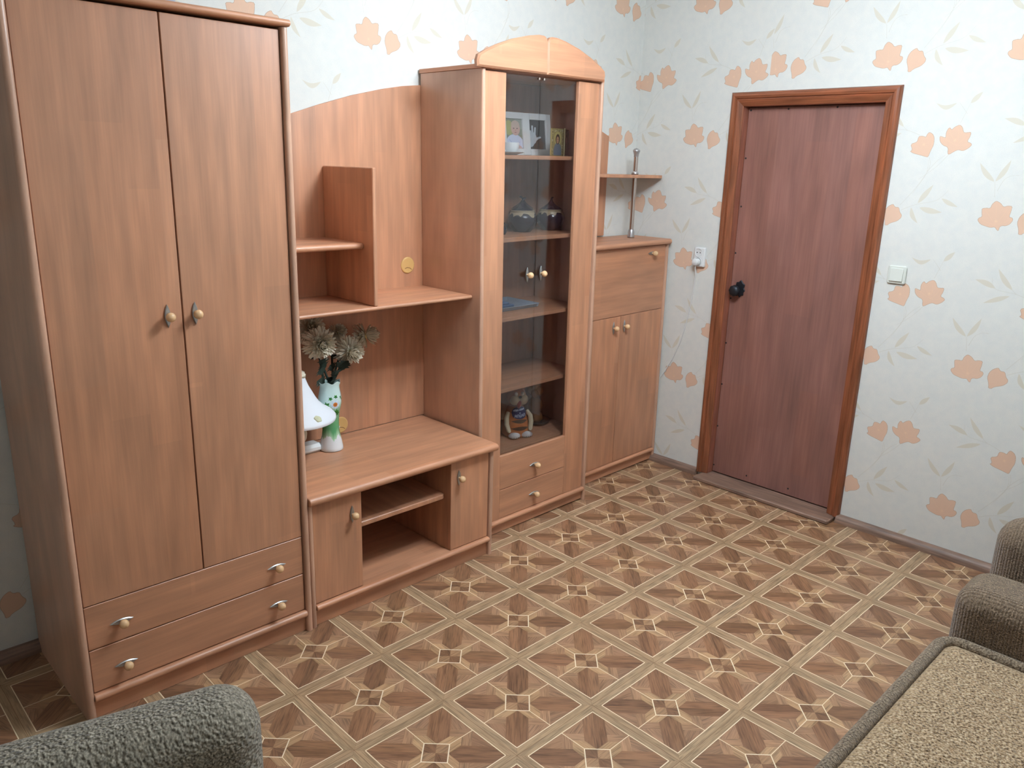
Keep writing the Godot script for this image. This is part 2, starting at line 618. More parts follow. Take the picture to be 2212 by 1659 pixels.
# a lens-shaped metal plate with a wooden ball, on a front facing +z
func handle(parent: Node3D, at: Vector3, upright := true) -> void:
	var b := Buf.new()
	b.xf = Transform3D(Basis() if upright else Basis(Vector3(0, 0, 1), PI / 2), at)
	b.prism(lens_poly(0.035, 0.0088), 0.0, 0.006, 0.0022, 50.0)
	var plate := put(b, "handle_plate", M.metal, parent)
	plate.set_meta("label", "lens-shaped grey metal handle plate")
	b = Buf.new()
	b.xf = Transform3D(Basis(Vector3(1, 0, 0), PI / 2), at)
	var pr := PackedVector2Array([Vector2(0.0055, 0.004), Vector2(0.0052, 0.012)])
	for i in 11:
		var a := -1.15 + (PI / 2 + 1.15) * i / 10.0
		pr.append(Vector2(maxf(0.0001, cos(a) * 0.0142), 0.0255 + sin(a) * 0.0142))
	b.lathe(pr, 20)
	put(b, "handle_knob", M.knob, parent).set_meta("label", "turned wooden ball knob")

# side panel: its front edge (towards +z) is rounded
func side_panel(x0: float, x1: float, y0: float, y1: float, z0: float, z1: float, called: String, parent: Node3D) -> void:
	var r := (x1 - x0) * 0.5
	var p := PackedVector2Array([Vector2(x0, -z0), Vector2(x1, -z0)])
	for i in 9:
		var a := PI * i / 8.0
		p.append(Vector2((x0 + x1) * 0.5 + cos(a) * r, -(z1 - r * 0.8 + sin(a) * r * 0.8)))
	var b := Buf.new()
	b.uo = Vector2(rng.randf(), rng.randf())
	b.xf = Transform3D(Basis(Vector3.RIGHT, Vector3(0, 0, -1), Vector3(0, 1, 0)), Vector3.ZERO)
	b.prism(p, y0, y1, 0.001, 35.0)
	put(b, called, M.edge if called.begins_with("side") else M.wood, parent)

# board lying flat whose front edge (towards +z) is rolled
func rolled_board(x0: float, x1: float, y0: float, y1: float, z0: float, z1: float, called: String, parent: Node3D) -> void:
	var r := (y1 - y0) * 0.5
	var p := PackedVector2Array([Vector2(z0, y0), Vector2(z0, y1)])
	for i in 9:
		var a := PI / 2 - PI * i / 8.0
		p.append(Vector2(z1 - r + cos(a) * r, (y0 + y1) * 0.5 + sin(a) * r))
	var b := Buf.new()
	b.uo = Vector2(rng.randf(), rng.randf())
	b.xf = Transform3D(Basis(Vector3(0, 0, 1), Vector3(0, 1, 0), Vector3(1, 0, 0)), Vector3.ZERO)
	b.prism(p, x0, x1, 0.002, 35.0)
	put(b, called, M.wood, parent)


func _ready() -> void:
	rng.seed = 7
	# camera
	var cam := Camera3D.new()
	cam.name = "camera"
	cam.position = Vector3(-3.7778, 1.6813, 2.8743)
	cam.rotation_degrees = Vector3(-15.4116, -44.6731, 1.6862)
	cam.fov = 51.471
	cam.near = 0.05
	cam.far = 60.0
	add_child(cam)
	cam.make_current()
	# surroundings: a closed room at night, nothing comes in from outside
	var we := WorldEnvironment.new()
	we.name = "surroundings"
	var env := Environment.new()
	env.background_mode = Environment.BG_COLOR
	env.background_color = Color(0.02, 0.024, 0.03)
	env.tonemap_mode = Environment.TONE_MAPPER_LINEAR
	env.tonemap_exposure = 1.4
	env.sdfgi_enabled = true
	env.ssao_enabled = true
	env.ssil_enabled = true
	we.environment = env
	add_child(we)
	materials()
	chandelier(Vector3(-1.55, 2.62, 1.55), 0.5, 2.5)
	room()
	floor_tiles()
	door()
	wardrobe()
	tv_cabinet()
	wall_shelf()
	display_cabinet()
	secretary()
	corner_shelf()
	sofa()
	armchairs()
	vase_and_flowers()
	table_lamp()
	cabinet_contents()
	wall_fittings()


func chandelier(at: Vector3, energy: float, upward: float) -> void:  # lamp out of view, placed to light the walls and furniture fronts
	var t := thing("unseen_ceiling_lamp", "unseen ceiling lamp with three white glowing globes round an added fill light bowl in mid room", "lamp", at)
	var b := Buf.new()
	b.lathe(PackedVector2Array([Vector2(0.0, -0.035), Vector2(0.03, -0.035), Vector2(0.065, -0.012), Vector2(0.07, 0.0), Vector2(0.0, 0.0)]), 28)
	put(b, "canopy", M.chrome, t)
	b = Buf.new()
	b.tube([Vector3(0, -0.03, 0), Vector3(0, -0.12, 0)], [0.009], 12)
	put(b, "rod", M.chrome, t)
	# added bowl and upward spot: soft fill light bounced off the ceiling
	b = Buf.new()
	b.xf = Transform3D(Basis(), Vector3(0, -0.27, 0))
	b.lathe(PackedVector2Array([Vector2(0.0, 0.0), Vector2(0.03, 0.002), Vector2(0.075, 0.03), Vector2(0.095, 0.07), Vector2(0.092, 0.07), Vector2(0.072, 0.033), Vector2(0.0, 0.008)]), 32)
	put(b, "added_uplight_bowl", M.white, t)
	var up := SpotLight3D.new()
	up.name = "added_fill_uplight"
	up.position = Vector3(0, -0.19, 0)
	up.rotation_degrees = Vector3(90, 0, 0)
	up.spot_angle = 76.0
	up.spot_angle_attenuation = 0.4
	up.light_energy = upward
	up.light_color = LAMP
	up.light_size = 0.05
	up.spot_range = 12.0
	up.spot_attenuation = 2.0
	up.shadow_enabled = true
	t.add_child(up)
	var glow := mat(Color(0.95, 0.95, 0.95), 0.4)
	glow.emission_enabled = true
	glow.emission = LAMP
	glow.emission_energy_multiplier = 6.0
	b = Buf.new()
	b.xf = Transform3D(Basis(), Vector3(0, -0.203, 0))
	b.lathe(PackedVector2Array([Vector2(0.0, 0.0), Vector2(0.08, 0.0), Vector2(0.08, 0.003), Vector2(0.0, 0.005)]), 28)
	put(b, "added_uplight_lens", glow, t)  # added glowing disc over the fill spot
	for i in 3:
		var g := TAU * i / 3.0 + 0.5
		var d := Vector3(cos(g), 0, sin(g))
		b = Buf.new()
		b.tube([Vector3(0, -0.115, 0), d * 0.08 + Vector3(0, -0.11, 0), d * 0.15 + Vector3(0, -0.125, 0), d * 0.165 + Vector3(0, -0.15, 0)], [0.006], 10)
		put(b, "arm", M.chrome, t)
		b = Buf.new()
		b.ball(d * 0.165 + Vector3(0, -0.2, 0), Vector3.ONE * 0.055, 24)
		put(b, "glass_globe", glow, t)
		var l := OmniLight3D.new()
		l.name = "globe_light"
		l.position = d * 0.165 + Vector3(0, -0.2, 0)
		l.light_color = LAMP
		l.light_energy = energy
		l.light_size = 0.05
		l.omni_range = 12.0
		l.omni_attenuation = 2.0
		l.shadow_enabled = true
		t.add_child(l, true)


const RX := -4.7       # left wall
const RZ := 3.3        # wall behind the camera
const RH := 2.62

func wall_strip(b: Buf, p0: Vector3, p1: Vector3, thick: Vector3, y0: float, y1: float, u0: float, vref: float) -> void:
	# p0 to p1 runs left to right as seen from inside; u0 is where along it a flower stands
	var l := p0.distance_to(p1)
	var nrm := -thick.normalized()
	var ps := []
	var us := []
	for q in [[0.0, y0], [l, y0], [l, y1], [0.0, y1]]:
		ps.append(p0.lerp(p1, q[0] / l) + Vector3(0, q[1], 0))
		us.append(Vector2((q[0] - u0) / WPW, -(q[1] - vref) / WPH))
	b.flat(ps, nrm, us)
	var back := []
	for p in ps:
		back.append(p + thick)
	b.flat(back, -nrm, us)
	for i in 4:
		var j := (i + 1) % 4
		var side: Vector3 = ((ps[i] + ps[j]) * 0.5 - (ps[0] + ps[2]) * 0.5).normalized()
		b.flat([ps[i], ps[j], back[j], back[i]], side, [us[i], us[j], us[j], us[i]])

func room() -> void:
	var T := 0.14
	var z := -0.004
	var b := Buf.new()
	wall_strip(b, Vector3(-1.02, 0, z), Vector3(T, 0, z), Vector3(0, 0, -T), 0, RH, 0.824, 0.559)
	wall_strip(b, Vector3(RX - T, 0, z), Vector3(-1.02, 0, z), Vector3(0, 0, -T), 0, RH, -1.802 - (RX - T), 0.222)
	put(b, "wall_back", M.paper).set_meta("kind", "structure")
	b = Buf.new()
	# the strip left of the door, above it and right of it
	wall_strip(b, Vector3(0, 0, z), Vector3(0, 0, 0.625), Vector3(T, 0, 0), 0, RH, 0.37 - z, 0.559)
	wall_strip(b, Vector3(0, 0, 0.625), Vector3(0, 0, 0.775), Vector3(T, 0, 0), 2.03, RH, 0.37 - 0.625, 0.559)
	wall_strip(b, Vector3(0, 0, 0.775), Vector3(0, 0, 1.38), Vector3(T, 0, 0), 2.03, RH, 0.797 - 0.775, 0.235)
	wall_strip(b, Vector3(0, 0, 1.38), Vector3(0, 0, RZ + T), Vector3(T, 0, 0), 0, RH, 0.797 - 1.38, 0.235)
	put(b, "wall_right", M.paper).set_meta("kind", "structure")
	b = Buf.new()
	wall_strip(b, Vector3(T, 0, RZ), Vector3(RX - T, 0, RZ), Vector3(0, 0, T), 0, RH, 0.3, 0.3)
	put(b, "wall_front", M.paper).set_meta("kind", "structure")
	b = Buf.new()
	wall_strip(b, Vector3(RX, 0, RZ), Vector3(RX, 0, z), Vector3(-T, 0, 0), 0, RH, 0.3, 0.5)
	put(b, "wall_left", M.paper).set_meta("kind", "structure")
	b = Buf.new()
	b.box(Vector3(RX - T, RH, z - T), Vector3(T, RH + 0.12, RZ + T), 0.0)
	put(b, "ceiling", M.ceiling).set_meta("kind", "structure")
	# quarter-round skirting
	var q := PackedVector2Array([Vector2(0, 0), Vector2(0, 0.038)])
	for i in 8:
		var a := PI / 2 * i / 7.0
		q.append(Vector2(0.008 + sin(a) * 0.027, 0.006 + cos(a) * 0.032))
	q.append(Vector2(0.035, 0))
	b = Buf.new()
	b.xf = Transform3D(Basis(Vector3(-1, 0, 0), Vector3.UP, Vector3(0, 0, -1)), Vector3(0, 0, 0))
	b.prism(q, -RZ, -1.41, 0.0, 40.0)
	b.prism(q, -0.59, 0.0, 0.0, 40.0)
	put(b, "baseboard_right", M.skirt).set_meta("kind", "structure")
	b = Buf.new()
	b.xf = Transform3D(Basis(Vector3(0, 0, 1), Vector3.UP, Vector3(-1, 0, 0)), Vector3(0, 0, z))
	b.prism(q, 0.04, -RX, 0.0, 40.0)
	put(b, "baseboard_back", M.skirt).set_meta("kind", "structure")
	# board on the floor under the door
	b = Buf.new()
	b.box(Vector3(-0.098, 0, 0.62), Vector3(0.12, 0.022, 1.40), 0.005, 2)
	put(b, "trim_1", M.skirt).set_meta("kind", "structure")


# ------------------------------------------------------------------ parquet floor
const TILE := 0.34

func piece(b: Buf, pts: PackedVector2Array, grain: Vector2, tone: Color, rect: PackedVector2Array, clip: bool, y := 0.0) -> void:
	var parts := [pts]
	if clip:
		parts = Geometry2D.intersect_polygons(pts, rect)
	b.col = tone
	var off := Vector2(rng.randf() * 2.0, rng.randf() * 2.0)
	var side := Vector2(-grain.y, grain.x)
	for p in parts:
		var ids := Geometry2D.triangulate_polygon(p)
		for i in range(0, ids.size(), 3):
			var ps := []
			var us := []
			for k in 3:
				var w: Vector2 = p[ids[i + k]]
				ps.append(Vector3(w.x, y, w.y))
				us.append(Vector2(w.dot(side), w.dot(grain)) + off)
			b.tri(ps, [Vector3.UP, Vector3.UP, Vector3.UP], us)

func lin(r: int, g: int, bl: int, f := 1.0) -> Color:
	var c := c8(r, g, bl).srgb_to_linear()
	return Color(c.r * f, c.g * f, c.b * f)

func bar_poly(a: Vector2, e: Vector2, w: float) -> PackedVector2Array:
	var s := (e - a).normalized()
	s = Vector2(-s.y, s.x) * w * 0.5
	return PackedVector2Array([a + s, e + s, e - s, a - s])

# one parquet tile: mitred border, four quarters of inlaid staves, a small square in the middle
func tile_mesh(centre: Vector2, rect: PackedVector2Array, clip: bool) -> Array:
	var b := Buf.new()
	var lines := Buf.new()
	var seams := Buf.new()
	var I := 0.431
	var rot := func(p: Vector2, k: int, flip: bool) -> Vector2:
		var q := Vector2(p.y, p.x) if flip else p
		for i in k:
			q = Vector2(-q.y, q.x)
		return q
	var add := func(buf: Buf, l: Array, g: Vector2, tone: Color, k: int, flip: bool, y: float) -> void:
		var out := PackedVector2Array()
		for p in l:
			out.append(rot.call(p, k, flip) * TILE + centre)
		var gg: Vector2 = rot.call(g, k, flip)
		piece(buf, out, gg.normalized(), tone, rect, clip, y)
	for k in 4:
		var border := lin(178, 148, 115, rng.randf_range(0.93, 1.07))
		add.call(b, [Vector2(0.5, -0.5), Vector2(0.5, 0.5), Vector2(I, I), Vector2(I, -I)], Vector2(0, 1), border, k, false, 0.0)
		for f in 2:
			var flip: bool = f == 1
			var j := rng.randf_range(0.9, 1.1)
			# dark stave beside the diagonal
			var dark := lin(146, 106, 78, rng.randf_range(0.78, 1.18))
			add.call(b, [Vector2(I, I), Vector2(I, 0.285), Vector2(0.224, 0.078), Vector2(0.085, 0.085)], Vector2(1, 1), dark, k, flip, 0.0)
			add.call(b, [Vector2(0.16, 0), Vector2(0.302, 0), Vector2(0.224, 0.078), Vector2(0.08, 0.08)], Vector2(1, 0), lin(188, 150, 112, j), k, flip, 0.0)
			add.call(b, [Vector2(0.302, 0), Vector2(I, 0), Vector2(0.2885, 0.1425), Vector2(0.224, 0.078)], Vector2(1, -1), lin(176, 136, 104, rng.randf_range(0.9, 1.1)), k, flip, 0.0)
			add.call(b, [Vector2(I, 0), Vector2(I, 0.285), Vector2(0.2885, 0.1425)], Vector2(0.3, 1), lin(164, 125, 96, rng.randf_range(0.86, 1.1)), k, flip, 0.0)
			var t := (k + f) % 2
			add.call(b, [Vector2(0, 0), Vector2(0.16, 0), Vector2(0.08, 0.08)], Vector2(1, 0.4 * t), lin(172, 134, 100) if t == 0 else lin(136, 98, 72), k, flip, 0.0)
		var w := 0.0088
		add.call(lines, [Vector2(I - w / 2, -I), Vector2(I + w / 2, -I), Vector2(I + w / 2, I), Vector2(I - w / 2, I)], Vector2(0, 1), Color.WHITE, k, false, 0.0003)
		add.call(lines, [Vector2(0.16, -0.0034), Vector2(I, -0.0034), Vector2(I, 0.0034), Vector2(0.16, 0.0034)], Vector2(1, 0), Color.WHITE, k, false, 0.0003)
		add.call(lines, [Vector2(0.1525, 0), Vector2(0.167, 0), Vector2(0, 0.167), Vector2(0, 0.1525)], Vector2(1, 1), Color.WHITE, k, false, 0.0004)
		add.call(seams, [Vector2(0.498, -0.5), Vector2(0.5, -0.5), Vector2(0.5, 0.5), Vector2(0.498, 0.5)], Vector2(0, 1), Color.WHITE, k, false, 0.0002)
		add.call(seams, [Vector2(I, I - 0.0015), Vector2(0.5, 0.4985), Vector2(0.5, 0.5), Vector2(I, I + 0.0015)], Vector2(1, 1), Color.WHITE, k, false, 0.0002)
		add.call(seams, [Vector2(0.09, 0.0885), Vector2(I, I - 0.0015), Vector2(I, I + 0.0), Vector2(0.09, 0.09)], Vector2(1, 1), Color.WHITE, k, false, 0.0002)
	return [b, lines, seams]

func floor_tiles() -> void:
	var f := struct_node("floor")
	var b := Buf.new()
	b.box(Vector3(RX - 0.14, -0.12, -0.144), Vector3(0.14, -0.002, RZ + 0.14), 0.0)
	put(b, "subfloor", M.sub, f)
	var rect := PackedVector2Array([Vector2(RX, -0.004), Vector2(0.0, -0.004), Vector2(0.0, RZ), Vector2(RX, RZ)])
	for j in range(-3, 8):
		for i in range(-10, 4):
			var c := Vector2(-1.3362 + TILE * (i + 0.5), 0.8228 + TILE * (j + 0.5))
			if c.x - TILE * 0.5 > -0.001 or c.x + TILE * 0.5 < RX or c.y + TILE * 0.5 < 0.0 or c.y - TILE * 0.5 > RZ:
				continue
			var clip := c.x + TILE * 0.5 > 0.0 or c.x - TILE * 0.5 < RX or c.y - TILE * 0.5 < -0.004 or c.y + TILE * 0.5 > RZ
			var made := tile_mesh(c, rect, clip)
			var m := ArrayMesh.new()
			for q in 3:
				if made[q].v.size():
					var part: ArrayMesh = made[q].mesh()
					m.add_surface_from_arrays(Mesh.PRIMITIVE_TRIANGLES, part.surface_get_arrays(0))
					m.surface_set_material(m.get_surface_count() - 1, [M.parquet, M.line, M.seam][q])
			var o := MeshInstance3D.new()
			o.name = "floor_tile"
			o.mesh = m
			f.add_child(o, true)


# ------------------------------------------------------------------ door
func door() -> void:
	var d := struct_node("door_1")
	var z0 := 0.653
	var z1 := 1.352
	var top := 1.994
	var leafx := 0.045
	board(Vector3(leafx, 0.028, z0 + 0.002), Vector3(leafx + 0.04, top - 0.003, z1 - 0.002), "door_leaf", d, M.door, 1, 0.002)
	board(Vector3(-0.004, 0.022, z0 - 0.03), Vector3(0.12, top + 0.03, z0), "jamb", d, M.jamb, 1, 0.002)
	board(Vector3(-0.004, 0.022, z1), Vector3(0.12, top + 0.03, z1 + 0.03), "jamb", d, M.jamb, 1, 0.002)
	board(Vector3(-0.004, top, z0), Vector3(0.12, top + 0.03, z1), "jamb", d, M.jamb, 2, 0.002)
	# casing with a stepped profile (offset from the opening, thickness), mitred at the corners
	var prof := [[0.0, 0.0], [0.0, 0.003], [0.003, 0.0055], [0.029, 0.0165], [0.032, 0.013], [0.035, 0.013], [0.038, 0.0205], [0.049, 0.0235], [0.059, 0.022], [0.065, 0.016], [0.068, 0.008], [0.068, 0.0]]
	for leg in 3:
		var b := Buf.new()
		b.uo = Vector2(rng.randf(), rng.randf())
		var per := 0.0
		for i in prof.size() - 1:
			var e := []
			for q in 2:
				var o: float = prof[i + q][0]
				var x: float = -0.001 - prof[i + q][1]
				if leg == 0:
					e.append([Vector3(x, 0.024, z0 - o), Vector3(x, top + o, z0 - o)])
				elif leg == 1:
					e.append([Vector3(x, 0.024, z1 + o), Vector3(x, top + o, z1 + o)])
				else:
					e.append([Vector3(x, top + o, z0 - o), Vector3(x, top + o, z1 + o)])
			var l: float = e[0][0].distance_to(e[1][0])
			var nrm: Vector3 = (e[1][0] - e[0][0]).cross(e[0][1] - e[0][0]).normalized()
			var mid := Vector3(0.02, 0, 0)
			mid.z = z0 - 0.035 if leg == 0 else z1 + 0.035
			mid.y = top + 0.035
			var from: Vector3 = (e[0][0] + e[1][0]) * 0.5 - mid
			if leg < 2:
				from.y = 0
			else:
				from.z = 0
			if nrm.dot(from) < 0.0:
				nrm = -nrm
			b.flat([e[0][0], e[1][0], e[1][1], e[0][1]], nrm, [Vector2(per, e[0][0].y + e[0][0].z), Vector2(per + l, e[1][0].y + e[1][0].z), Vector2(per + l, e[1][1].y + e[1][1].z), Vector2(per, e[0][1].y + e[0][1].z)])
			per += l
		put(b, "casing", M.casing, d)
	# nails round the edge of the leaf
	for p in [[1.978, 0.667], [1.98, 0.870], [1.982, 1.114], [1.745, 0.665], [1.503, 0.667], [1.262, 0.662], [1.021, 0.661], [0.775, 0.660], [0.542, 0.660], [0.298, 0.660], [0.066, 0.661], [0.062, 0.868], [0.064, 1.113]]:
		var b := Buf.new()
		b.xf = Transform3D(Basis(Vector3(0, 0, 1), PI / 2), Vector3(leafx, p[0], p[1]))
		b.lathe(PackedVector2Array([Vector2(0.0048, 0.0), Vector2(0.0044, 0.0012), Vector2(0.0, 0.002)]), 10)
		put(b, "nail_head", M.black, d)
	# cast knob on a leaf-shaped rosette
	var b := Buf.new()
	b.xf = Transform3D(Basis(Vector3(0, 0, 1), Vector3.UP, Vector3(-1, 0, 0)), Vector3(leafx, 1.072, 0.708))
	var ros := PackedVector2Array()
	for i in 36:
		var a := TAU * i / 36.0
		var r := 0.036 + 0.004 * cos(9.0 * a) + 0.014 * maxf(0.0, cos(a - PI / 2 + 0.25)) ** 3
		ros.append(Vector2(cos(a) * r * 0.85, sin(a) * r))
	b.prism(ros, 0.0, 0.008, 0.003, 40.0)
	put(b, "knob_rosette", M.iron, d)
	b = Buf.new()
	b.xf = Transform3D(Basis(Vector3(0, 0, 1), PI / 2), Vector3(leafx - 0.006, 1.070, 0.700))
	var pr := PackedVector2Array([Vector2(0.016, 0.0), Vector2(0.011, 0.008), Vector2(0.012, 0.016), Vector2(0.023, 0.022), Vector2(0.029, 0.031), Vector2(0.029, 0.04), Vector2(0.022, 0.048), Vector2(0.012, 0.051), Vector2(0.0001, 0.052)])
	b.lathe(pr, 28, func(p, a): return p.x * (1.0 + (0.05 * cos(8.0 * a) if p.y > 0.018 and p.x > 0.004 else 0.0)))
	put(b, "door_knob", M.iron, d)


# ------------------------------------------------------------------ wardrobe
func wardrobe() -> void:
	var t := thing("wardrobe", "tall alder wood-effect wardrobe with two doors over two drawers at left", "wardrobe")
	var F := 0.518
	side_panel(-3.226, -3.203, 0.0, 2.06, 0.012, 0.532, "side_panel", t)
	side_panel(-2.477, -2.456, 0.0, 2.06, 0.012, 0.532, "side_panel", t)
	rolled_board(-3.23, -2.453, 2.061, 2.081, 0.0, 0.546, "top_board", t)
	board(Vector3(-3.203, 0.05, 0.006), Vector3(-2.477, 2.06, 0.012), "back_panel", t)
	board(Vector3(-3.203, 0.070, 0.012), Vector3(-2.477, 0.086, 0.49), "bottom_board", t, M.wood, 0)
	board(Vector3(-3.203, 0.0, 0.495), Vector3(-2.477, 0.062, F - 0.004), "plinth", t, M.wood, 0)
	rolled_board(-3.203, -2.477, 0.063, 0.087, 0.48, 0.536, "plinth_rail", t)
	for s in 2:
		var d := board(Vector3(-3.2 if s == 0 else -2.8345, 0.382, F - 0.018), Vector3(-2.8385 if s == 0 else -2.4805, 2.052, F), "door", t)
		handle(d, Vector3(-2.882 if s == 0 else -2.80, 1.222, F))
	for s in 2:
		var y0 := 0.0905 if s == 0 else 0.236
		var w := board(Vector3(-3.2, y0, F - 0.018), Vector3(-2.4805, y0 + (0.142 if s == 0 else 0.143), F), "drawer", t, M.wood, 0)
		for x in [-3.101, -2.583]:
			handle(w, Vector3(x, y0 + (0.063 if s == 0 else 0.064), F), false)
	# something pale lies on top
	var c := thing("flat_box", "flat pale grey box lying on top of the tall wardrobe", "box", Vector3(-2.885, 2.081, 0.27))
	board(Vector3(-0.22, 0.0, -0.15), Vector3(0.15, 0.035, 0.13), "tray", c, mat(c8(176, 182, 194), 0.6), 0, 0.004)
	board(Vector3(-0.225, 0.035, -0.155), Vector3(0.135, 0.06, 0.125), "lid", c, mat(c8(196, 200, 210), 0.6), 0, 0.004)


# ------------------------------------------------------------------ TV cabinet
func tv_cabinet() -> void:
	var t := thing("tv_cabinet", "low TV cabinet with open middle shelf between two small doors", "cabinet")
	var F := 0.516
	side_panel(-2.4535, -2.436, 0.0, 0.49, 0.03, 0.527, "side_panel", t)
	side_panel(-1.572, -1.5515, 0.0, 0.49, 0.03, 0.527, "side_panel", t)
	rolled_board(-2.4545, -1.542, 0.491, 0.522, 0.012, 0.546, "top_board", t)
	board(Vector3(-2.436, 0.05, 0.03), Vector3(-1.572, 0.49, 0.036), "back_panel", t)
	board(Vector3(-2.436, 0.066, 0.036), Vector3(-1.572, 0.084, 0.51), "bottom_board", t, M.wood, 0)
	board(Vector3(-2.436, 0.0, 0.492), Vector3(-1.572, 0.066, F - 0.004), "plinth", t, M.wood, 0)
	rolled_board(-2.436, -1.572, 0.066, 0.088, 0.48, 0.535, "plinth_rail", t)
	board(Vector3(-2.245, 0.084, 0.036), Vector3(-2.229, 0.49, 0.496), "partition", t)
	board(Vector3(-1.783, 0.084, 0.036), Vector3(-1.767, 0.49, 0.514), "partition", t)
	# middle shelf, its front corners rounded
	var p := PackedVector2Array([Vector2(-2.2285, 0.04), Vector2(-1.7835, 0.04)])
	for i in 6:
		var a := PI / 2 * i / 5.0
		p.append(Vector2(-1.7835 - 0.02 + cos(a) * 0.02, 0.46 + sin(a) * 0.02))
	for i in 6:
		var a := PI / 2 + PI / 2 * i / 5.0
		p.append(Vector2(-2.2285 + 0.02 + cos(a) * 0.02, 0.46 + sin(a) * 0.02))
	var b := Buf.new()
	b.xf = Transform3D(Basis(Vector3.RIGHT, Vector3(0, 0, 1), Vector3(0, -1, 0)), Vector3.ZERO)
	b.prism(p, -0.338, -0.317, 0.003, 40.0)
	put(b, "middle_shelf", M.wood, t)
	for s in 2:
		var x0 := -2.4335 if s == 0 else -1.785
		var d := board(Vector3(x0, 0.091, F - 0.017), Vector3(-2.225 if s == 0 else -1.5745, 0.487, F), "door", t)
		handle(d, Vector3(-2.268 if s == 0 else -1.744, 0.404 if s == 0 else 0.412, F))


# ------------------------------------------------------------------ shelves above the TV cabinet
func wall_shelf() -> void:
	var t := thing("shelf_unit", "alder shelf unit with arched back board above the TV cabinet", "shelf")
	var p := PackedVector2Array([Vector2(-1.519, 0.5225), Vector2(-2.4535, 0.5225)])
	for k in [[-2.4535, 1.712], [-2.36, 1.762], [-2.27, 1.802], [-2.165, 1.842], [-2.04, 1.884], [-1.89, 1.929], [-1.74, 1.965], [-1.64, 1.984], [-1.53, 1.997]]:
		p.append(Vector2(k[0], k[1]))
	var b := Buf.new()
	b.uo = Vector2(0.2, 0.1)
	b.prism(p, -0.003, 0.01, 0.001, 25.0)
	put(b, "back_board", M.wood, t)
	rolled_board(-2.4535, -1.538, 1.124, 1.1395, 0.0105, 0.355, "long_shelf", t)
	var q := PackedVector2Array()
	b = Buf.new()
	b.uo = Vector2(0.5, 0.7)
	b.box(Vector3(-2.036, 1.14, 0.0105), Vector3(-2.020, 1.655, 0.352), 0.003)
	put(b, "divider", M.wood, t)
	rolled_board(-2.4535, -2.0365, 1.353, 1.376, 0.0105, 0.288, "short_shelf", t)
	for g in [[-1.622, 1.236], [-1.99, 0.566]]:
		b = Buf.new()
		b.xf = Transform3D(Basis(Vector3(1, 0, 0), PI / 2), Vector3(g[0], g[1], 0.0102))
		b.lathe(PackedVector2Array([Vector2(0.0365, 0.0), Vector2(0.0355, 0.0035), Vector2(0.031, 0.005), Vector2(0.029, 0.004), Vector2(0.0, 0.004)]), 36)
		put(b, "cable_grommet", M.grommet, t)
		b = Buf.new()
		b.xf = Transform3D(Basis(), Vector3(g[0] + 0.004, g[1] - 0.012, 0.0142))
		b.tube([Vector3(-0.02, -0.002, 0), Vector3(-0.008, 0.003, 0), Vector3(0.006, 0.0, 0), Vector3(0.016, -0.008, 0)], [0.0016], 6)
		put(b, "grommet_slot", mat(c8(150, 112, 66), 0.6), t)


# ------------------------------------------------------------------ glass-fronted display cabinet
const TILT := 0.012
var cab: Node3D

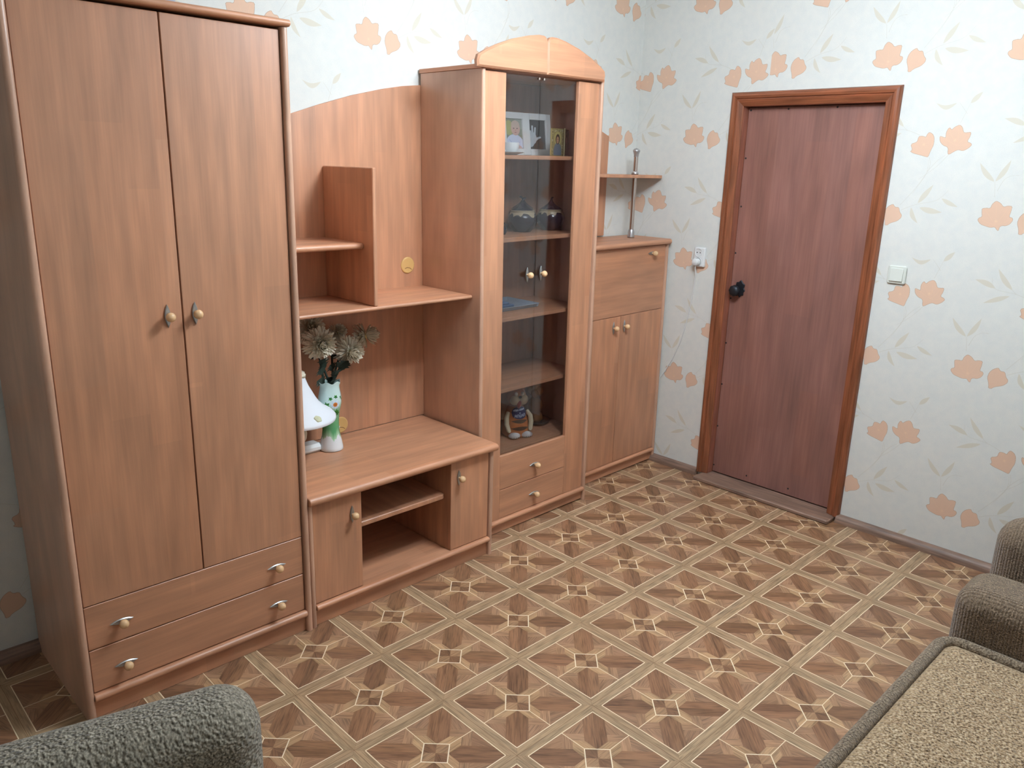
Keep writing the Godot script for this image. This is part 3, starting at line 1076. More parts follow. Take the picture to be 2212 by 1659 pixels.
func display_cabinet() -> void:
	var t := thing("display_cabinet", "tall display cabinet with twin glass doors, arched crown and two drawers", "cabinet", Vector3(-0.774, 0.0, 0.0))
	cab = t
	t.rotation.z = TILT
	var L := -0.749
	var F := 0.397
	side_panel(L, L + 0.02, 0.0095, 2.05, 0.012, 0.405, "side_panel", t)
	side_panel(-0.02, 0.0, 0.0005, 2.05, 0.012, 0.405, "side_panel", t)
	board(Vector3(L + 0.02, 0.05, 0.004), Vector3(-0.02, 2.05, 0.0115), "back_panel", t)
	board(Vector3(L - 0.002, 2.0505, 0.004), Vector3(0.002, 2.068, 0.40), "top_board", t, M.wood, 0)
	board(Vector3(L + 0.02, 0.372, 0.012), Vector3(-0.02, 0.391, 0.36), "bottom_board", t, M.wood, 0)
	board(Vector3(L + 0.02, 0.009, 0.37), Vector3(-0.02, 0.053, F - 0.004), "plinth", t, M.wood, 0)
	rolled_board(L + 0.02, -0.02, 0.054, 0.078, 0.36, 0.413, "plinth_rail", t)
	board(Vector3(L + 0.0205, 0.079, F - 0.02), Vector3(-0.613, 2.044, F), "front_stile", t)
	board(Vector3(-0.168, 0.079, F - 0.02), Vector3(-0.0335, 2.044, F), "front_stile", t)
	board(Vector3(-0.033, 0.079, F - 0.02), Vector3(-0.0205, 2.044, F - 0.008), "filler_strip", t)
	for k in [[1.708, 1.726], [1.36, 1.379], [1.008, 1.027], [0.678, 0.697]]:
		board(Vector3(L + 0.021, k[0], 0.013), Vector3(-0.021, k[1], 0.358), "inner_shelf", t, M.wood, 0, 0.002)
	for s in 2:
		var b := Buf.new()
		b.box(Vector3(-0.6125 if s == 0 else -0.3985, 0.393, F - 0.019), Vector3(-0.4015 if s == 0 else -0.1685, 2.043, F - 0.014), 0.0008)
		var pane := put(b, "glass_door", M.glass, t)
		handle(pane, Vector3(-0.4545 if s == 0 else -0.367, 1.214, F - 0.0138))
		b = Buf.new()
		b.tube([Vector3(-0.415 if s == 0 else -0.385, 2.036, F - 0.013), Vector3(-0.415 if s == 0 else -0.385, 2.036, F - 0.005)], [0.005], 12)
		put(b, "catch", M.chrome, pane)
	for s in 2:
		var y0 := 0.0805 if s == 0 else 0.2255
		var w := board(Vector3(-0.6125, y0, F - 0.019), Vector3(-0.1685, y0 + (0.142 if s == 0 else 0.164), F - 0.0005), "drawer", t, M.wood, 0)
		handle(w, Vector3(-0.385, y0 + (0.066 if s == 0 else 0.072), F), false)
	# crown: two thick boards with rounded outlines that meet in a groove
	var arc := [[-0.793, 2.052], [-0.795, 2.075], [-0.787, 2.096], [-0.745, 2.118], [-0.684, 2.143], [-0.60, 2.171], [-0.51, 2.192], [-0.455, 2.2], [-0.425, 2.2], [-0.412, 2.196], [-0.404, 2.186], [-0.401, 2.174]]
	for s in 2:
		var p := PackedVector2Array()
		for k in arc:
			p.append(Vector2(k[0] if s == 0 else -0.8 - k[0] + 0.035 * clampf((2.2 - k[1]) / 0.15, 0.0, 1.0) * -0.6, k[1]))
		p.append(Vector2(-0.401 if s == 0 else -0.399, 2.052))
		var b := Buf.new()
		b.uo = Vector2(rng.randf(), rng.randf())
		b.col = Color.WHITE
		b.prism(p, F + 0.002, F + 0.03, 0.007, 40.0)
		for i in b.uv.size():
			b.uv[i] = Vector2(b.uv[i].y, b.uv[i].x)
		put(b, "crown_board", M.wood, t)


# ------------------------------------------------------------------ secretary cabinet by the door
func secretary() -> void:
	var t := thing("secretary_cabinet", "narrow secretary cabinet with drop flap over two doors beside the door wall", "cabinet", Vector3(-0.005, 0.0, 0.0))
	t.rotation.z = 0.012
	var L := -0.757
	var F := 0.277
	side_panel(L, L + 0.019, 0.0095, 1.28, 0.012, 0.287, "side_panel", t)
	side_panel(-0.019, 0.0, 0.0005, 1.28, 0.04, 0.287, "side_panel", t)
	rolled_board(L, 0.0, 1.2805, 1.309, 0.006, 0.303, "top_board", t)
	board(Vector3(L + 0.019, 0.05, 0.04), Vector3(-0.019, 1.28, 0.046), "back_panel", t)
	board(Vector3(L + 0.019, 0.009, 0.25), Vector3(-0.019, 0.058, F - 0.004), "plinth", t, M.wood, 0)
	rolled_board(L + 0.019, -0.019, 0.058, 0.08, 0.24, 0.292, "plinth_rail", t)
	board(Vector3(L + 0.019, 0.90, 0.046), Vector3(-0.019, 0.918, 0.255), "inner_board", t, M.wood, 0)
	var flap := board(Vector3(L + 0.021, 0.921, F - 0.018), Vector3(-0.0215, 1.2775, F), "drop_flap", t, M.wood, 0)
	handle(flap, Vector3(-0.148, 1.238, F), false)
	for s in 2:
		var d := board(Vector3(L + 0.021 if s == 0 else -0.387, 0.0825, F - 0.018), Vector3(-0.3905 if s == 0 else -0.0215, 0.9185, F), "door", t)
		handle(d, Vector3(-0.449 if s == 0 else -0.357, 0.86, F))


func corner_shelf() -> void:
	var t := thing("corner_shelf", "small corner shelf on a metal post above the secretary cabinet", "shelf")
	var p := PackedVector2Array([Vector2(-0.262, 1.313), Vector2(-0.783, 1.313), Vector2(-0.783, 1.99), Vector2(-0.60, 1.955), Vector2(-0.44, 1.905), Vector2(-0.33, 1.866), Vector2(-0.262, 1.841)])
	var b := Buf.new()
	b.prism(p, -0.003, 0.01, 0.001, 25.0)
	put(b, "back_board", M.wood, t)
	var q := PackedVector2Array([Vector2(-0.80, 0.0105), Vector2(-0.003, 0.0105), Vector2(-0.003, 0.19), Vector2(-0.03, 0.2), Vector2(-0.80, 0.2)])
	q = PackedVector2Array([Vector2(-0.792, 0.0105), Vector2(-0.004, 0.0105), Vector2(-0.008, 0.185), Vector2(-0.018, 0.2), Vector2(-0.792, 0.2)])
	b = Buf.new()
	b.xf = Transform3D(Basis(Vector3.RIGHT, Vector3(0, 0, 1), Vector3(0, -1, 0)), Vector3.ZERO)
	b.prism(q, -1.646, -1.629, 0.002, 30.0)
	put(b, "corner_board", M.wood, t)
	var x := -0.166
	var z := 0.126
	b = Buf.new()
	b.tube([Vector3(x, 1.33, z), Vector3(x, 1.629, z)], [0.0125], 20)
	b.tube([Vector3(x, 1.646, z), Vector3(x, 1.765, z)], [0.0125], 20)
	put(b, "post", M.chrome, t)
	for k in [[1.3075, 1.0], [1.646, 1.0]]:
		b = Buf.new()
		b.xf = Transform3D(Basis(), Vector3(x, k[0], z))
		var hgt := 0.045 if k[0] < 1.5 else 0.018
		b.lathe(PackedVector2Array([Vector2(0.0, 0.0), Vector2(0.0185, 0.0), Vector2(0.0195, 0.006), Vector2(0.018, hgt * 0.7), Vector2(0.0135, hgt), Vector2(0.012, hgt)]), 24)
		put(b, "collar", M.satin, t)
	b = Buf.new()
	b.xf = Transform3D(Basis(), Vector3(x, 1.738, z))
	b.lathe(PackedVector2Array([Vector2(0.0128, 0.0), Vector2(0.0135, 0.012), Vector2(0.017, 0.024), Vector2(0.0195, 0.03), Vector2(0.019, 0.036), Vector2(0.013, 0.043), Vector2(0.0001, 0.046)]), 24)
	put(b, "finial", M.satin, t)


# ------------------------------------------------------------------ seating
func arm_shape(b: Buf, x0: float, x1: float, y1: float, z0: float, z1: float, r: float) -> void:
	b.cushion(Vector3(x0, 0.06, z0), Vector3(x1, y1, z1), r, 0.0, 22)

func sofa() -> void:
	var t := thing("sofa", "beige pile sofa with piped seat cushion at lower right", "sofa")
	var b := Buf.new()
	b.cushion(Vector3(-3.20, 0.05, 2.36), Vector3(-1.50, 0.30, 3.25), 0.03, 0.0, 10)
	put(b, "base", M.rib, t)
	b = Buf.new()
	b.cushion(Vector3(-3.195, 0.28, 2.335), Vector3(-1.515, 0.447, 3.02), 0.05, 0.012, 26)
	put(b, "seat_cushion", M.seat, t).set_meta("label", "beige curly pile seat cushion")
	# piping round the top of the seat
	b = Buf.new()
	var path := []
	var rr := 0.055
	var cx := [[-1.52, 2.34], [-1.52, 3.005], [-3.19, 3.005], [-3.19, 2.34]]
	for k in 4:
		var c := Vector2(cx[k][0] + (-rr if k < 2 else rr), cx[k][1] + (rr if k in [0, 3] else -rr))
		for i in 7:
			var a := -PI / 2 + PI / 2 * k + PI / 2 * i / 6.0
			path.append(Vector3(c.x + cos(a) * rr, 0.4405, c.y + sin(a) * rr))
	path.append(path[0])
	b.tube(path, [0.0165], 12)
	put(b, "piping", M.pipe, t).set_meta("label", "thick grey-brown piping round the seat edge")
	b = Buf.new()
	arm_shape(b, -1.509, -1.30, 0.598, 2.333, 3.25, 0.062)
	put(b, "armrest", M.rib, t)
	b = Buf.new()
	arm_shape(b, -3.40, -3.205, 0.598, 2.333, 3.25, 0.062)
	put(b, "armrest", M.rib, t)
	b = Buf.new()
	b.xf = Transform3D(Basis(Vector3(1, 0, 0), 0.16), Vector3(0, 0.40, 3.02))
	b.cushion(Vector3(-3.19, 0.0, 0.0), Vector3(-1.52, 0.5, 0.17), 0.06, 0.0, 14)
	put(b, "backrest", M.seat, t)

func make_armchair(called: String, label: String, at: Vector3, turn: float, m: Material) -> void:
	# faces local +x
	var t := thing(called, label, "armchair", at, "")
	t.rotation.y = turn
	var b := Buf.new()
	b.cushion(Vector3(-0.38, 0.05, -0.27), Vector3(0.37, 0.30, 0.27), 0.03, 0.0, 10)
	put(b, "base", m, t)
	b = Buf.new()
	b.cushion(Vector3(-0.2, 0.29, -0.268), Vector3(0.40, 0.43, 0.268), 0.05, 0.02, 18)
	put(b, "seat_cushion", M.seat, t)
	for s in [-1.0, 1.0]:
		b = Buf.new()
		b.cushion(Vector3(-0.38, 0.05, s * 0.36 - 0.09), Vector3(0.395, 0.625, s * 0.36 + 0.09), 0.082, 0.0, 26)
		put(b, "armrest", m, t)
	b = Buf.new()
	b.xf = Transform3D(Basis(Vector3(0, 0, 1), 0.16), Vector3(-0.2, 0.30, 0))
	b.cushion(Vector3(-0.2, 0.0, -0.29), Vector3(0.0, 0.55, 0.29), 0.08, 0.0, 18)
	put(b, "backrest", m, t)

func armchairs() -> void:
	make_armchair("armchair", "grey-green pile armchair whose rounded arm shows at lower left", Vector3(-3.607, 0.0, 1.748), -deg_to_rad(14.0), M.arm)
	make_armchair("armchair", "brown ribbed armchair beyond the sofa, against the door wall", Vector3(-0.61, 0.02, 2.70), PI / 2, M.rib)


# ------------------------------------------------------------------ things on the TV cabinet
func vase_paint() -> ImageTexture:
	var w := 512
	var h := 384
	var im := Image.create(w, h, false, Image.FORMAT_RGB8)
	var f := FastNoiseLite.new()
	f.frequency = 0.02
	f.seed = 3
	var teal := Color(0.80, 0.90, 0.885)
	var green := Color(0.36, 0.62, 0.42)
	var white := Color(0.90, 0.91, 0.92)
	for x in w:
		var edge := 306.0 + 16.0 * f.get_noise_2d(x, 0.0) * 2.0
		for y in h:
			var t := float(y)
			var c := teal
			if t > edge:
				c = white
			elif t > 150:
				c = Color(0.55, 0.75, 0.60).lerp(green, clampf((t - 150) / 80.0, 0, 1))
				if t > edge - 40.0:
					c = c.lerp(Color(0.70, 0.83, 0.70), (t - edge + 40.0) / 40.0)
			elif t > 105:
				c = teal.lerp(Color(0.55, 0.75, 0.60), (t - 105) / 45.0)
			im.set_pixel(x, y, c)
	for copy in 2:
		var o := Vector2(94 + 256 * copy, 118)
		var sx := 1.45
		for k in [[-44, 0, 24], [-52, 12, 20], [36, -34, 15], [4, -42, 15], [-24, -34, 15], [52, -20, 16], [10, 44, 24], [24, 54, 22], [-22, 74, 20], [-34, 84, 13], [58, 14, 14], [-4, 62, 10]]:
			for j in 5:
				var a: float = TAU * j / 5.0 + k[0] * 0.1
				var from := o + Vector2(k[0] * sx, k[1])
				fill_poly(im, leaf_shape(from, from + Vector2(cos(a) * sx, sin(a)) * k[2] * 0.75, k[2] * 0.24), Color(0.09 + 0.03 * j, 0.34 + 0.05 * j, 0.15), true)
		for j in 13:
			var a := TAU * j / 13.0
			fill_poly(im, leaf_shape(o + Vector2(cos(a) * 10.0, sin(a) * 8.0), o + Vector2(cos(a) * 39.0, sin(a) * 28.0), 7.5), Color(0.84, 0.90, 0.94) if j % 2 else Color(0.77, 0.865, 0.92), true)
		fill_poly(im, ellipse(o, Vector2(17, 12)), Color(0.84, 0.52, 0.27), true)
		fill_poly(im, ellipse(o + Vector2(1, 1), Vector2(11, 7)), Color(0.76, 0.42, 0.19), true)
	return ImageTexture.create_from_image(im)

func vase_and_flowers() -> void:
	var at := Vector3(-2.118, 0.522, 0.142)
	var t := thing("vase", "tall green and white vase painted with a daisy on the TV cabinet", "vase", at)
	var pr := PackedVector2Array()
	for k in [[0.0001, 0.003], [0.043, 0.0], [0.0485, 0.004], [0.0475, 0.016], [0.043, 0.04], [0.0375, 0.062], [0.0345, 0.085], [0.0335, 0.11], [0.034, 0.135], [0.0365, 0.158], [0.041, 0.178], [0.0455, 0.197], [0.047, 0.215], [0.0455, 0.233], [0.042, 0.252], [0.0395, 0.268], [0.0405, 0.281], [0.0445, 0.291], [0.043, 0.293], [0.0375, 0.283], [0.036, 0.265], [0.036, 0.24]]:
		pr.append(Vector2(k[0], k[1]))
	var b := Buf.new()
	b.xf = Transform3D(Basis(Vector3.UP, 0.35), Vector3.ZERO)
	b.lathe(pr, 64, func(p, a): return p.x * (1.0 + 0.045 * smoothstep(0.17, 0.25, p.y) * cos(6.0 * a + 14.0 * p.y)))
	for i in b.uv.size():
		var y := b.v[i].y
		b.uv[i] = Vector2(1.0 - b.uv[i].x, 1.0 - clampf(y / 0.293, 0.0, 1.0))
	# wavy rim
	for i in b.v.size():
		var p := b.v[i]
		if p.y > 0.255:
			p.y += 0.0045 * sin(6.0 * atan2(p.z, p.x)) * smoothstep(0.255, 0.293, p.y)
			b.v[i] = p
	var paint := textured(vase_paint(), 0.15, Vector2.ONE)
	put(b, "vase_body", paint, t)
	var rim := at + Vector3(0, 0.285, 0)
	var spots := [
		[Vector3(-2.172, 0.982, 0.172), 0.069, Vector3(-0.25, 0.05, 0.95), "front left of the vase bunch"],
		[Vector3(-2.034, 0.932, 0.16), 0.06, Vector3(0.1, -0.1, 0.98), "lowest of the vase bunch"],
		[Vector3(-1.925, 0.968, 0.105), 0.058, Vector3(0.75, 0.2, 0.6), "rightmost of the vase bunch"],
		[Vector3(-2.165, 1.026, 0.085), 0.066, Vector3(-0.3, 0.35, 0.9), "topmost of the vase bunch"],
		[Vector3(-2.03, 0.985, 0.066), 0.042, Vector3(0.1, 0.5, 0.7), "small one at the back of the vase bunch"]]
	for i in spots.size():
		var s: Array = spots[i]
		flower(s[0], s[1], (s[2] as Vector3).normalized(), "cream chrysanthemum with many narrow petals, " + s[3], rim + Vector3((i - 2) * 0.009, -0.03, (i % 2) * 0.012 - 0.006), i)

func flower(at: Vector3, r: float, axis: Vector3, label: String, foot: Vector3, seed_: int) -> void:
	var t := thing("chrysanthemum", label, "flower", at, "flowers in the green vase")
	var g := RandomNumberGenerator.new()
	g.seed = 100 + seed_
	var side := axis.cross(Vector3.UP).normalized()
	var bas := Basis(side, axis, side.cross(axis))
	var b := Buf.new()
	b.xf = Transform3D(bas, Vector3.ZERO)
	for ring in 9:
		var k := 34 - ring * 2
		var lift := lerpf(-0.35, 1.25, ring / 8.0)
		var len := r * lerpf(1.06, 0.62, ring / 8.0)
		for i in k:
			var a := TAU * (i + 0.5 * (ring % 2)) / k + g.randf_range(-0.08, 0.08)
			var e := lift + g.randf_range(-0.12, 0.12)
			var l := len * g.randf_range(0.86, 1.1)
			var out := Vector3(cos(a), 0, sin(a))
			var tang := Vector3(-sin(a), 0, cos(a))
			var w := r * 0.08
			var prev := []
			for q in 5:
				var u := q / 4.0
				var ang := e + 0.35 * u * (1.0 if ring > 2 else -0.5)
				var p := (out * cos(ang) + Vector3.UP * sin(ang)) * l * u + Vector3.UP * 0.004 * ring
				var h: float = w * [0.35, 0.8, 1.0, 1.0, 0.45][q]
				var nrm := (Vector3.UP * cos(ang) - out * sin(ang)).normalized()
				var cur := [p - tang * h, p - nrm * h * 0.5, p + tang * h, nrm]
				if q:
					for z in 2:
						var n0: Vector3 = (nrm + tang * (-0.5 if z == 0 else 0.5)).normalized()
						b.quad([prev[z], prev[z + 1], cur[z + 1], cur[z]], [n0, n0, n0, n0], [Vector2.ZERO, Vector2.ZERO, Vector2.ONE, Vector2.ONE])
				prev = cur
	put(b, "petals", M.petal, t)
	b = Buf.new()
	b.xf = Transform3D(bas, Vector3.ZERO)
	b.ball(Vector3(0, 0.008, 0), Vector3(r * 0.2, r * 0.26, r * 0.2), 12)
	put(b, "flower_heart", mat(c8(226, 206, 146), 0.8), t)
	var low := foot - at
	b = Buf.new()
	var start := -axis * 0.012
	b.tube([start, start.lerp(low, 0.3) - axis * 0.02, start.lerp(low, 0.7) - axis * 0.006, low, low + Vector3(0, -0.06, 0)], [0.0035, 0.0045, 0.005], 8)
	put(b, "stem", M.leafgreen, t)
	for k in 3:
		b = Buf.new()
		var base := start.lerp(low, 0.45 + 0.2 * k)
		var a := g.randf_range(-0.4, PI + 0.4) + k * 1.3
		var dir := Vector3(cos(a) * 0.8, 0.75, absf(sin(a)) * 0.5).normalized()
		var sd := dir.cross(Vector3(0, 0, 1)).normalized()
		var prev := []
		var ll := 0.07 if k < 2 else 0.055
		for q in 9:
			var u := q / 8.0
			var h := 0.024 * sin(PI * pow(u, 0.8)) * (1.0 + 0.35 * sin(u * 22.0))
			var p := base + dir * ll * u + Vector3(0, -0.02 * u * u, 0.012 * u * u)
			var cur := [p - sd * h, p + Vector3(0, 0, -0.004), p + sd * h]
			if q:
				for z in 2:
					var n0 := Vector3(0.3 * (z * 2 - 1), 0.2, 0.9).normalized()
					b.quad([prev[z], prev[z + 1], cur[z + 1], cur[z]], [n0, n0, n0, n0], [Vector2.ZERO, Vector2.ZERO, Vector2.ONE, Vector2.ONE])
			prev = cur
		put(b, "leaf", M.leafgreen, t)

func table_lamp() -> void:
	var at := Vector3(-2.27, 0.522, 0.115)
	var t := thing("table_lamp", "small white bedside lamp with flared shade left of the green vase", "lamp", at)
	var b := Buf.new()
	b.box(Vector3(-0.1, 0.0, -0.04), Vector3(0.113, 0.036, 0.03), 0.012, 0)
	put(b, "foot", M.white, t)
	b = Buf.new()
	b.xf = Transform3D(Basis(), Vector3(-0.005, 0.036, 0.0))
	b.lathe(PackedVector2Array([Vector2(0.02, 0.0), Vector2(0.038, 0.012), Vector2(0.052, 0.036), Vector2(0.055, 0.058), Vector2(0.048, 0.082), Vector2(0.032, 0.1), Vector2(0.014, 0.112), Vector2(0.008, 0.13), Vector2(0.007, 0.2)]), 32)
	put(b, "lamp_body", M.ivory, t).set_meta("label", "rounded ivory ceramic body")
	b = Buf.new()
	b.xf = Transform3D(Basis(), Vector3(-0.03, 0.0, 0.075))
	var pr := PackedVector2Array([Vector2(0.151, 0.178), Vector2(0.153, 0.184), Vector2(0.152, 0.192), Vector2(0.139, 0.207), Vector2(0.115, 0.222), Vector2(0.092, 0.243), Vector2(0.072, 0.272), Vector2(0.056, 0.302), Vector2(0.044, 0.333), Vector2(0.038, 0.352), Vector2(0.036, 0.352), Vector2(0.042, 0.331), Vector2(0.09, 0.241), Vector2(0.137, 0.205), Vector2(0.149, 0.186)])
	b.lathe(pr, 40)
	var cloth := mat(c8(232, 236, 242), 0.8)
	cloth.backlight_enabled = true
	cloth.backlight = Color(0.3, 0.3, 0.3)
	put(b, "lamp_shade", cloth, t)
	b = Buf.new()
	b.xf = Transform3D(Basis(), Vector3(-0.03, 0.352, 0.075))
	b.lathe(PackedVector2Array([Vector2(0.0, 0.004), Vector2(0.034, 0.004), Vector2(0.041, -0.003), Vector2(0.042, 0.01), Vector2(0.03, 0.018), Vector2(0.0, 0.02)]), 24, func(p, a): return p.x * (1.0 + 0.1 * cos(7.0 * a)))
	put(b, "shade_ruffle", M.ivory, t)
	b = Buf.new()
	b.xf = Transform3D(Basis(Vector3(1, 0, 0), -0.3) , Vector3.ZERO)
	b.xf = Transform3D(Basis(Vector3(0, 1, 0), 0.25) * Basis(Vector3(1, 0, 0), PI / 2 - 0.95), Vector3(-0.012, 0.209, 0.075 + 0.132))
	b.lathe(PackedVector2Array([Vector2(0.0145, -0.006), Vector2(0.0155, 0.001), Vector2(0.0125, 0.004), Vector2(0.0105, 0.002), Vector2(0.0095, 0.005), Vector2(0.006, 0.003), Vector2(0.004, 0.006), Vector2(0.0, 0.006)]), 18, func(p, a): return p.x * (1.0 + 0.09 * cos(5.0 * a + p.y * 500.0)))
	put(b, "rosette", mat(c8(206, 206, 172), 0.7), t).set_meta("label", "pale green cloth rosette on the shade")
	b = Buf.new()
	b.tube([Vector3(0.1, 0.012, -0.05), Vector3(0.18, 0.004, -0.06), Vector3(0.24, 0.006, -0.075), Vector3(0.258, 0.03, -0.085), Vector3(0.27, 0.042, -0.098)], [0.003], 8)
	put(b, "power_cord", M.white, t)


# ------------------------------------------------------------------ things behind the glass
func baby_print() -> ImageTexture:
	var im := Image.create(96, 144, false, Image.FORMAT_RGB8)
	im.fill(Color(0.55, 0.57, 0.5))
	fill_poly(im, ellipse(Vector2(20, 44), Vector2(24, 36)), Color(0.70, 0.70, 0.45), false)
	fill_poly(im, ellipse(Vector2(80, 20), Vector2(30, 30)), Color(0.62, 0.64, 0.6), false)
	fill_poly(im, ellipse(Vector2(50, 118), Vector2(50, 44)), Color(0.80, 0.83, 0.92), false)
	fill_poly(im, ellipse(Vector2(58, 140), Vector2(34, 16)), Color(0.82, 0.68, 0.64), false)
	fill_poly(im, ellipse(Vector2(58, 46), Vector2(26, 34)), Color(0.82, 0.67, 0.62), false)
	fill_poly(im, ellipse(Vector2(58, 28), Vector2(24, 20)), Color(0.80, 0.70, 0.64), false)
	for e in [[48, 46], [68, 46]]:
		fill_poly(im, ellipse(Vector2(e[0], e[1]), Vector2(4, 2.5)), Color(0.35, 0.27, 0.27), false)
	fill_poly(im, ellipse(Vector2(58, 55), Vector2(3, 3)), Color(0.75, 0.56, 0.52), false)
	fill_poly(im, ellipse(Vector2(58, 65), Vector2(6, 2.5)), Color(0.7, 0.42, 0.42), false)
	stroke(im, PackedVector2Array([Vector2(20, 100), Vector2(46, 124), Vector2(80, 110)]), 3, 2, Color(0.66, 0.70, 0.82), false)
	return ImageTexture.create_from_image(im)

func hand_print() -> ImageTexture:
	var im := Image.create(96, 180, false, Image.FORMAT_RGB8)
	im.fill(Color(0.13, 0.10, 0.12))
	var c := Color(0.72, 0.75, 0.78)
	fill_poly(im, ellipse(Vector2(20, 112), Vector2(24, 38)), c, false)
	fill_poly(im, ellipse(Vector2(8, 140), Vector2(20, 26)), c, false)
	stroke(im, PackedVector2Array([Vector2(8, 90), Vector2(8, 64)]), 12, 9, c, false)
	stroke(im, PackedVector2Array([Vector2(20, 86), Vector2(21, 34)]), 13, 10, c, false)
	stroke(im, PackedVector2Array([Vector2(33, 90), Vector2(38, 44)]), 12, 9, c, false)
	stroke(im, PackedVector2Array([Vector2(36, 122), Vector2(52, 110), Vector2(70, 104)]), 17, 9, c, false)
	return ImageTexture.create_from_image(im)

func icon_print(robe: Color, halo: Color, ground: Color, seed_: int) -> ImageTexture:
	var im := Image.create(96, 120, false, Image.FORMAT_RGB8)
	im.fill(ground)
	var r := RandomNumberGenerator.new()
	r.seed = seed_
	for k in 90:
		var side := k % 3
		var p := Vector2(r.randf_range(2, 10), r.randf_range(2, 118)) if side == 0 else Vector2(r.randf_range(2, 94), r.randf_range(2, 11)) if side == 1 else Vector2(r.randf_range(86, 94), r.randf_range(2, 118))
		fill_poly(im, ellipse(p, Vector2(2.2, 1.6), 8), Color(0.86, 0.84, 0.74) if k % 2 else Color(0.36, 0.34, 0.26), false)
	fill_poly(im, ellipse(Vector2(50, 44), Vector2(32, 32)), halo, false)
	fill_poly(im, ellipse(Vector2(50, 104), Vector2(34, 42)), robe, false)
	fill_poly(im, ellipse(Vector2(50, 46), Vector2(18, 23)), Color(0.2, 0.15, 0.13), false)
	fill_poly(im, ellipse(Vector2(50, 50), Vector2(11, 16)), Color(0.70, 0.55, 0.44), false)
	for e in [45, 55]:
		fill_poly(im, ellipse(Vector2(e, 47), Vector2(2.4, 1.5), 10), Color(0.2, 0.14, 0.12), false)
	fill_poly(im, ellipse(Vector2(50, 58), Vector2(3.5, 1.4), 10), Color(0.5, 0.3, 0.27), false)
	return ImageTexture.create_from_image(im)

func on_shelf(called: String, label: String, category: String, at: Vector3, group := "") -> Node3D:
	# at is in the cabinet's own axes; things stand with its slight lean
	var o := thing(called, label, category, cab.transform * at, group)
	o.rotation.z = TILT
	return o

func picture(t: Node3D, called: String, lo: Vector2, hi: Vector2, z: float, tex: Texture2D) -> void:
	var b := Buf.new()
	b.box(Vector3(lo.x, lo.y, z - 0.002), Vector3(hi.x, hi.y, z), 0.0003)
	for i in b.uv.size():
		b.uv[i] = Vector2((b.v[i].x - lo.x) / (hi.x - lo.x), 1.0 - (b.v[i].y - lo.y) / (hi.y - lo.y))
	put(b, called, textured(tex, 0.3, Vector2.ONE), t)

func pot(at: Vector3, label: String, turn: float) -> void:
	var t := on_shelf("lidded_pot", label, "pot", at, "dark lidded pots")
	t.rotation.y = turn
	var dark := mat(c8(36, 34, 48), 0.12)
	var glaze := mat(c8(168, 152, 126), 0.25)
	var b := Buf.new()
	b.lathe(PackedVector2Array([Vector2(0.0, 0.001), Vector2(0.04, 0.0), Vector2(0.043, 0.003), Vector2(0.058, 0.02), Vector2(0.069, 0.042), Vector2(0.071, 0.058), Vector2(0.066, 0.075), Vector2(0.057, 0.088), Vector2(0.052, 0.094), Vector2(0.05, 0.094)]), 40)
	put(b, "pot_body", dark, t)
	b = Buf.new()
	# pale glaze running down from the rim in drips
	for s in 60:
		var quads := []
		for e in 2:
			var a := TAU * (s + e) / 60.0
			var drip := 0.012 + 0.011 * maxf(0.0, sin(a * 9.0 + 2.0 * sin(a * 2.0))) + 0.004 * sin(a * 5.0)
			var y0 := 0.095 - drip
			var prof := func(y: float) -> float: return lerpf(0.0715, 0.0525, clampf((y - 0.058) / 0.036, 0, 1) ** 1.5) + 0.0012
			for y in [y0, lerpf(y0, 0.095, 0.5), 0.095]:
				quads.append(Vector3(cos(a) * prof.call(y), y, sin(a) * prof.call(y)))
		for k in 2:
			var ps := [quads[k], quads[k + 3], quads[k + 4], quads[k + 1]]
			var ns := ps.map(func(p): return Vector3(p.x, 0.03, p.z).normalized())
			b.quad(ps, ns, [Vector2.ZERO, Vector2.ZERO, Vector2.ZERO, Vector2.ZERO])
	put(b, "drip_glaze", glaze, t)
	b = Buf.new()
	b.lathe(PackedVector2Array([Vector2(0.0, 0.0945), Vector2(0.056, 0.0945), Vector2(0.0575, 0.097), Vector2(0.055, 0.0995), Vector2(0.054, 0.1)]), 36)
	put(b, "rim", glaze, t)
	b = Buf.new()
	b.lathe(PackedVector2Array([Vector2(0.053, 0.099), Vector2(0.046, 0.106), Vector2(0.03, 0.116), Vector2(0.016, 0.127), Vector2(0.009, 0.136), Vector2(0.0065, 0.141), Vector2(0.0, 0.143)]), 32)
	b.tube([Vector3(0, 0.138, 0), Vector3(0.002, 0.147, 0), Vector3(0.009, 0.153, 0), Vector3(0.018, 0.154, 0.002)], [0.0055, 0.005, 0.0045, 0.003], 10)
	put(b, "lid", dark, t)

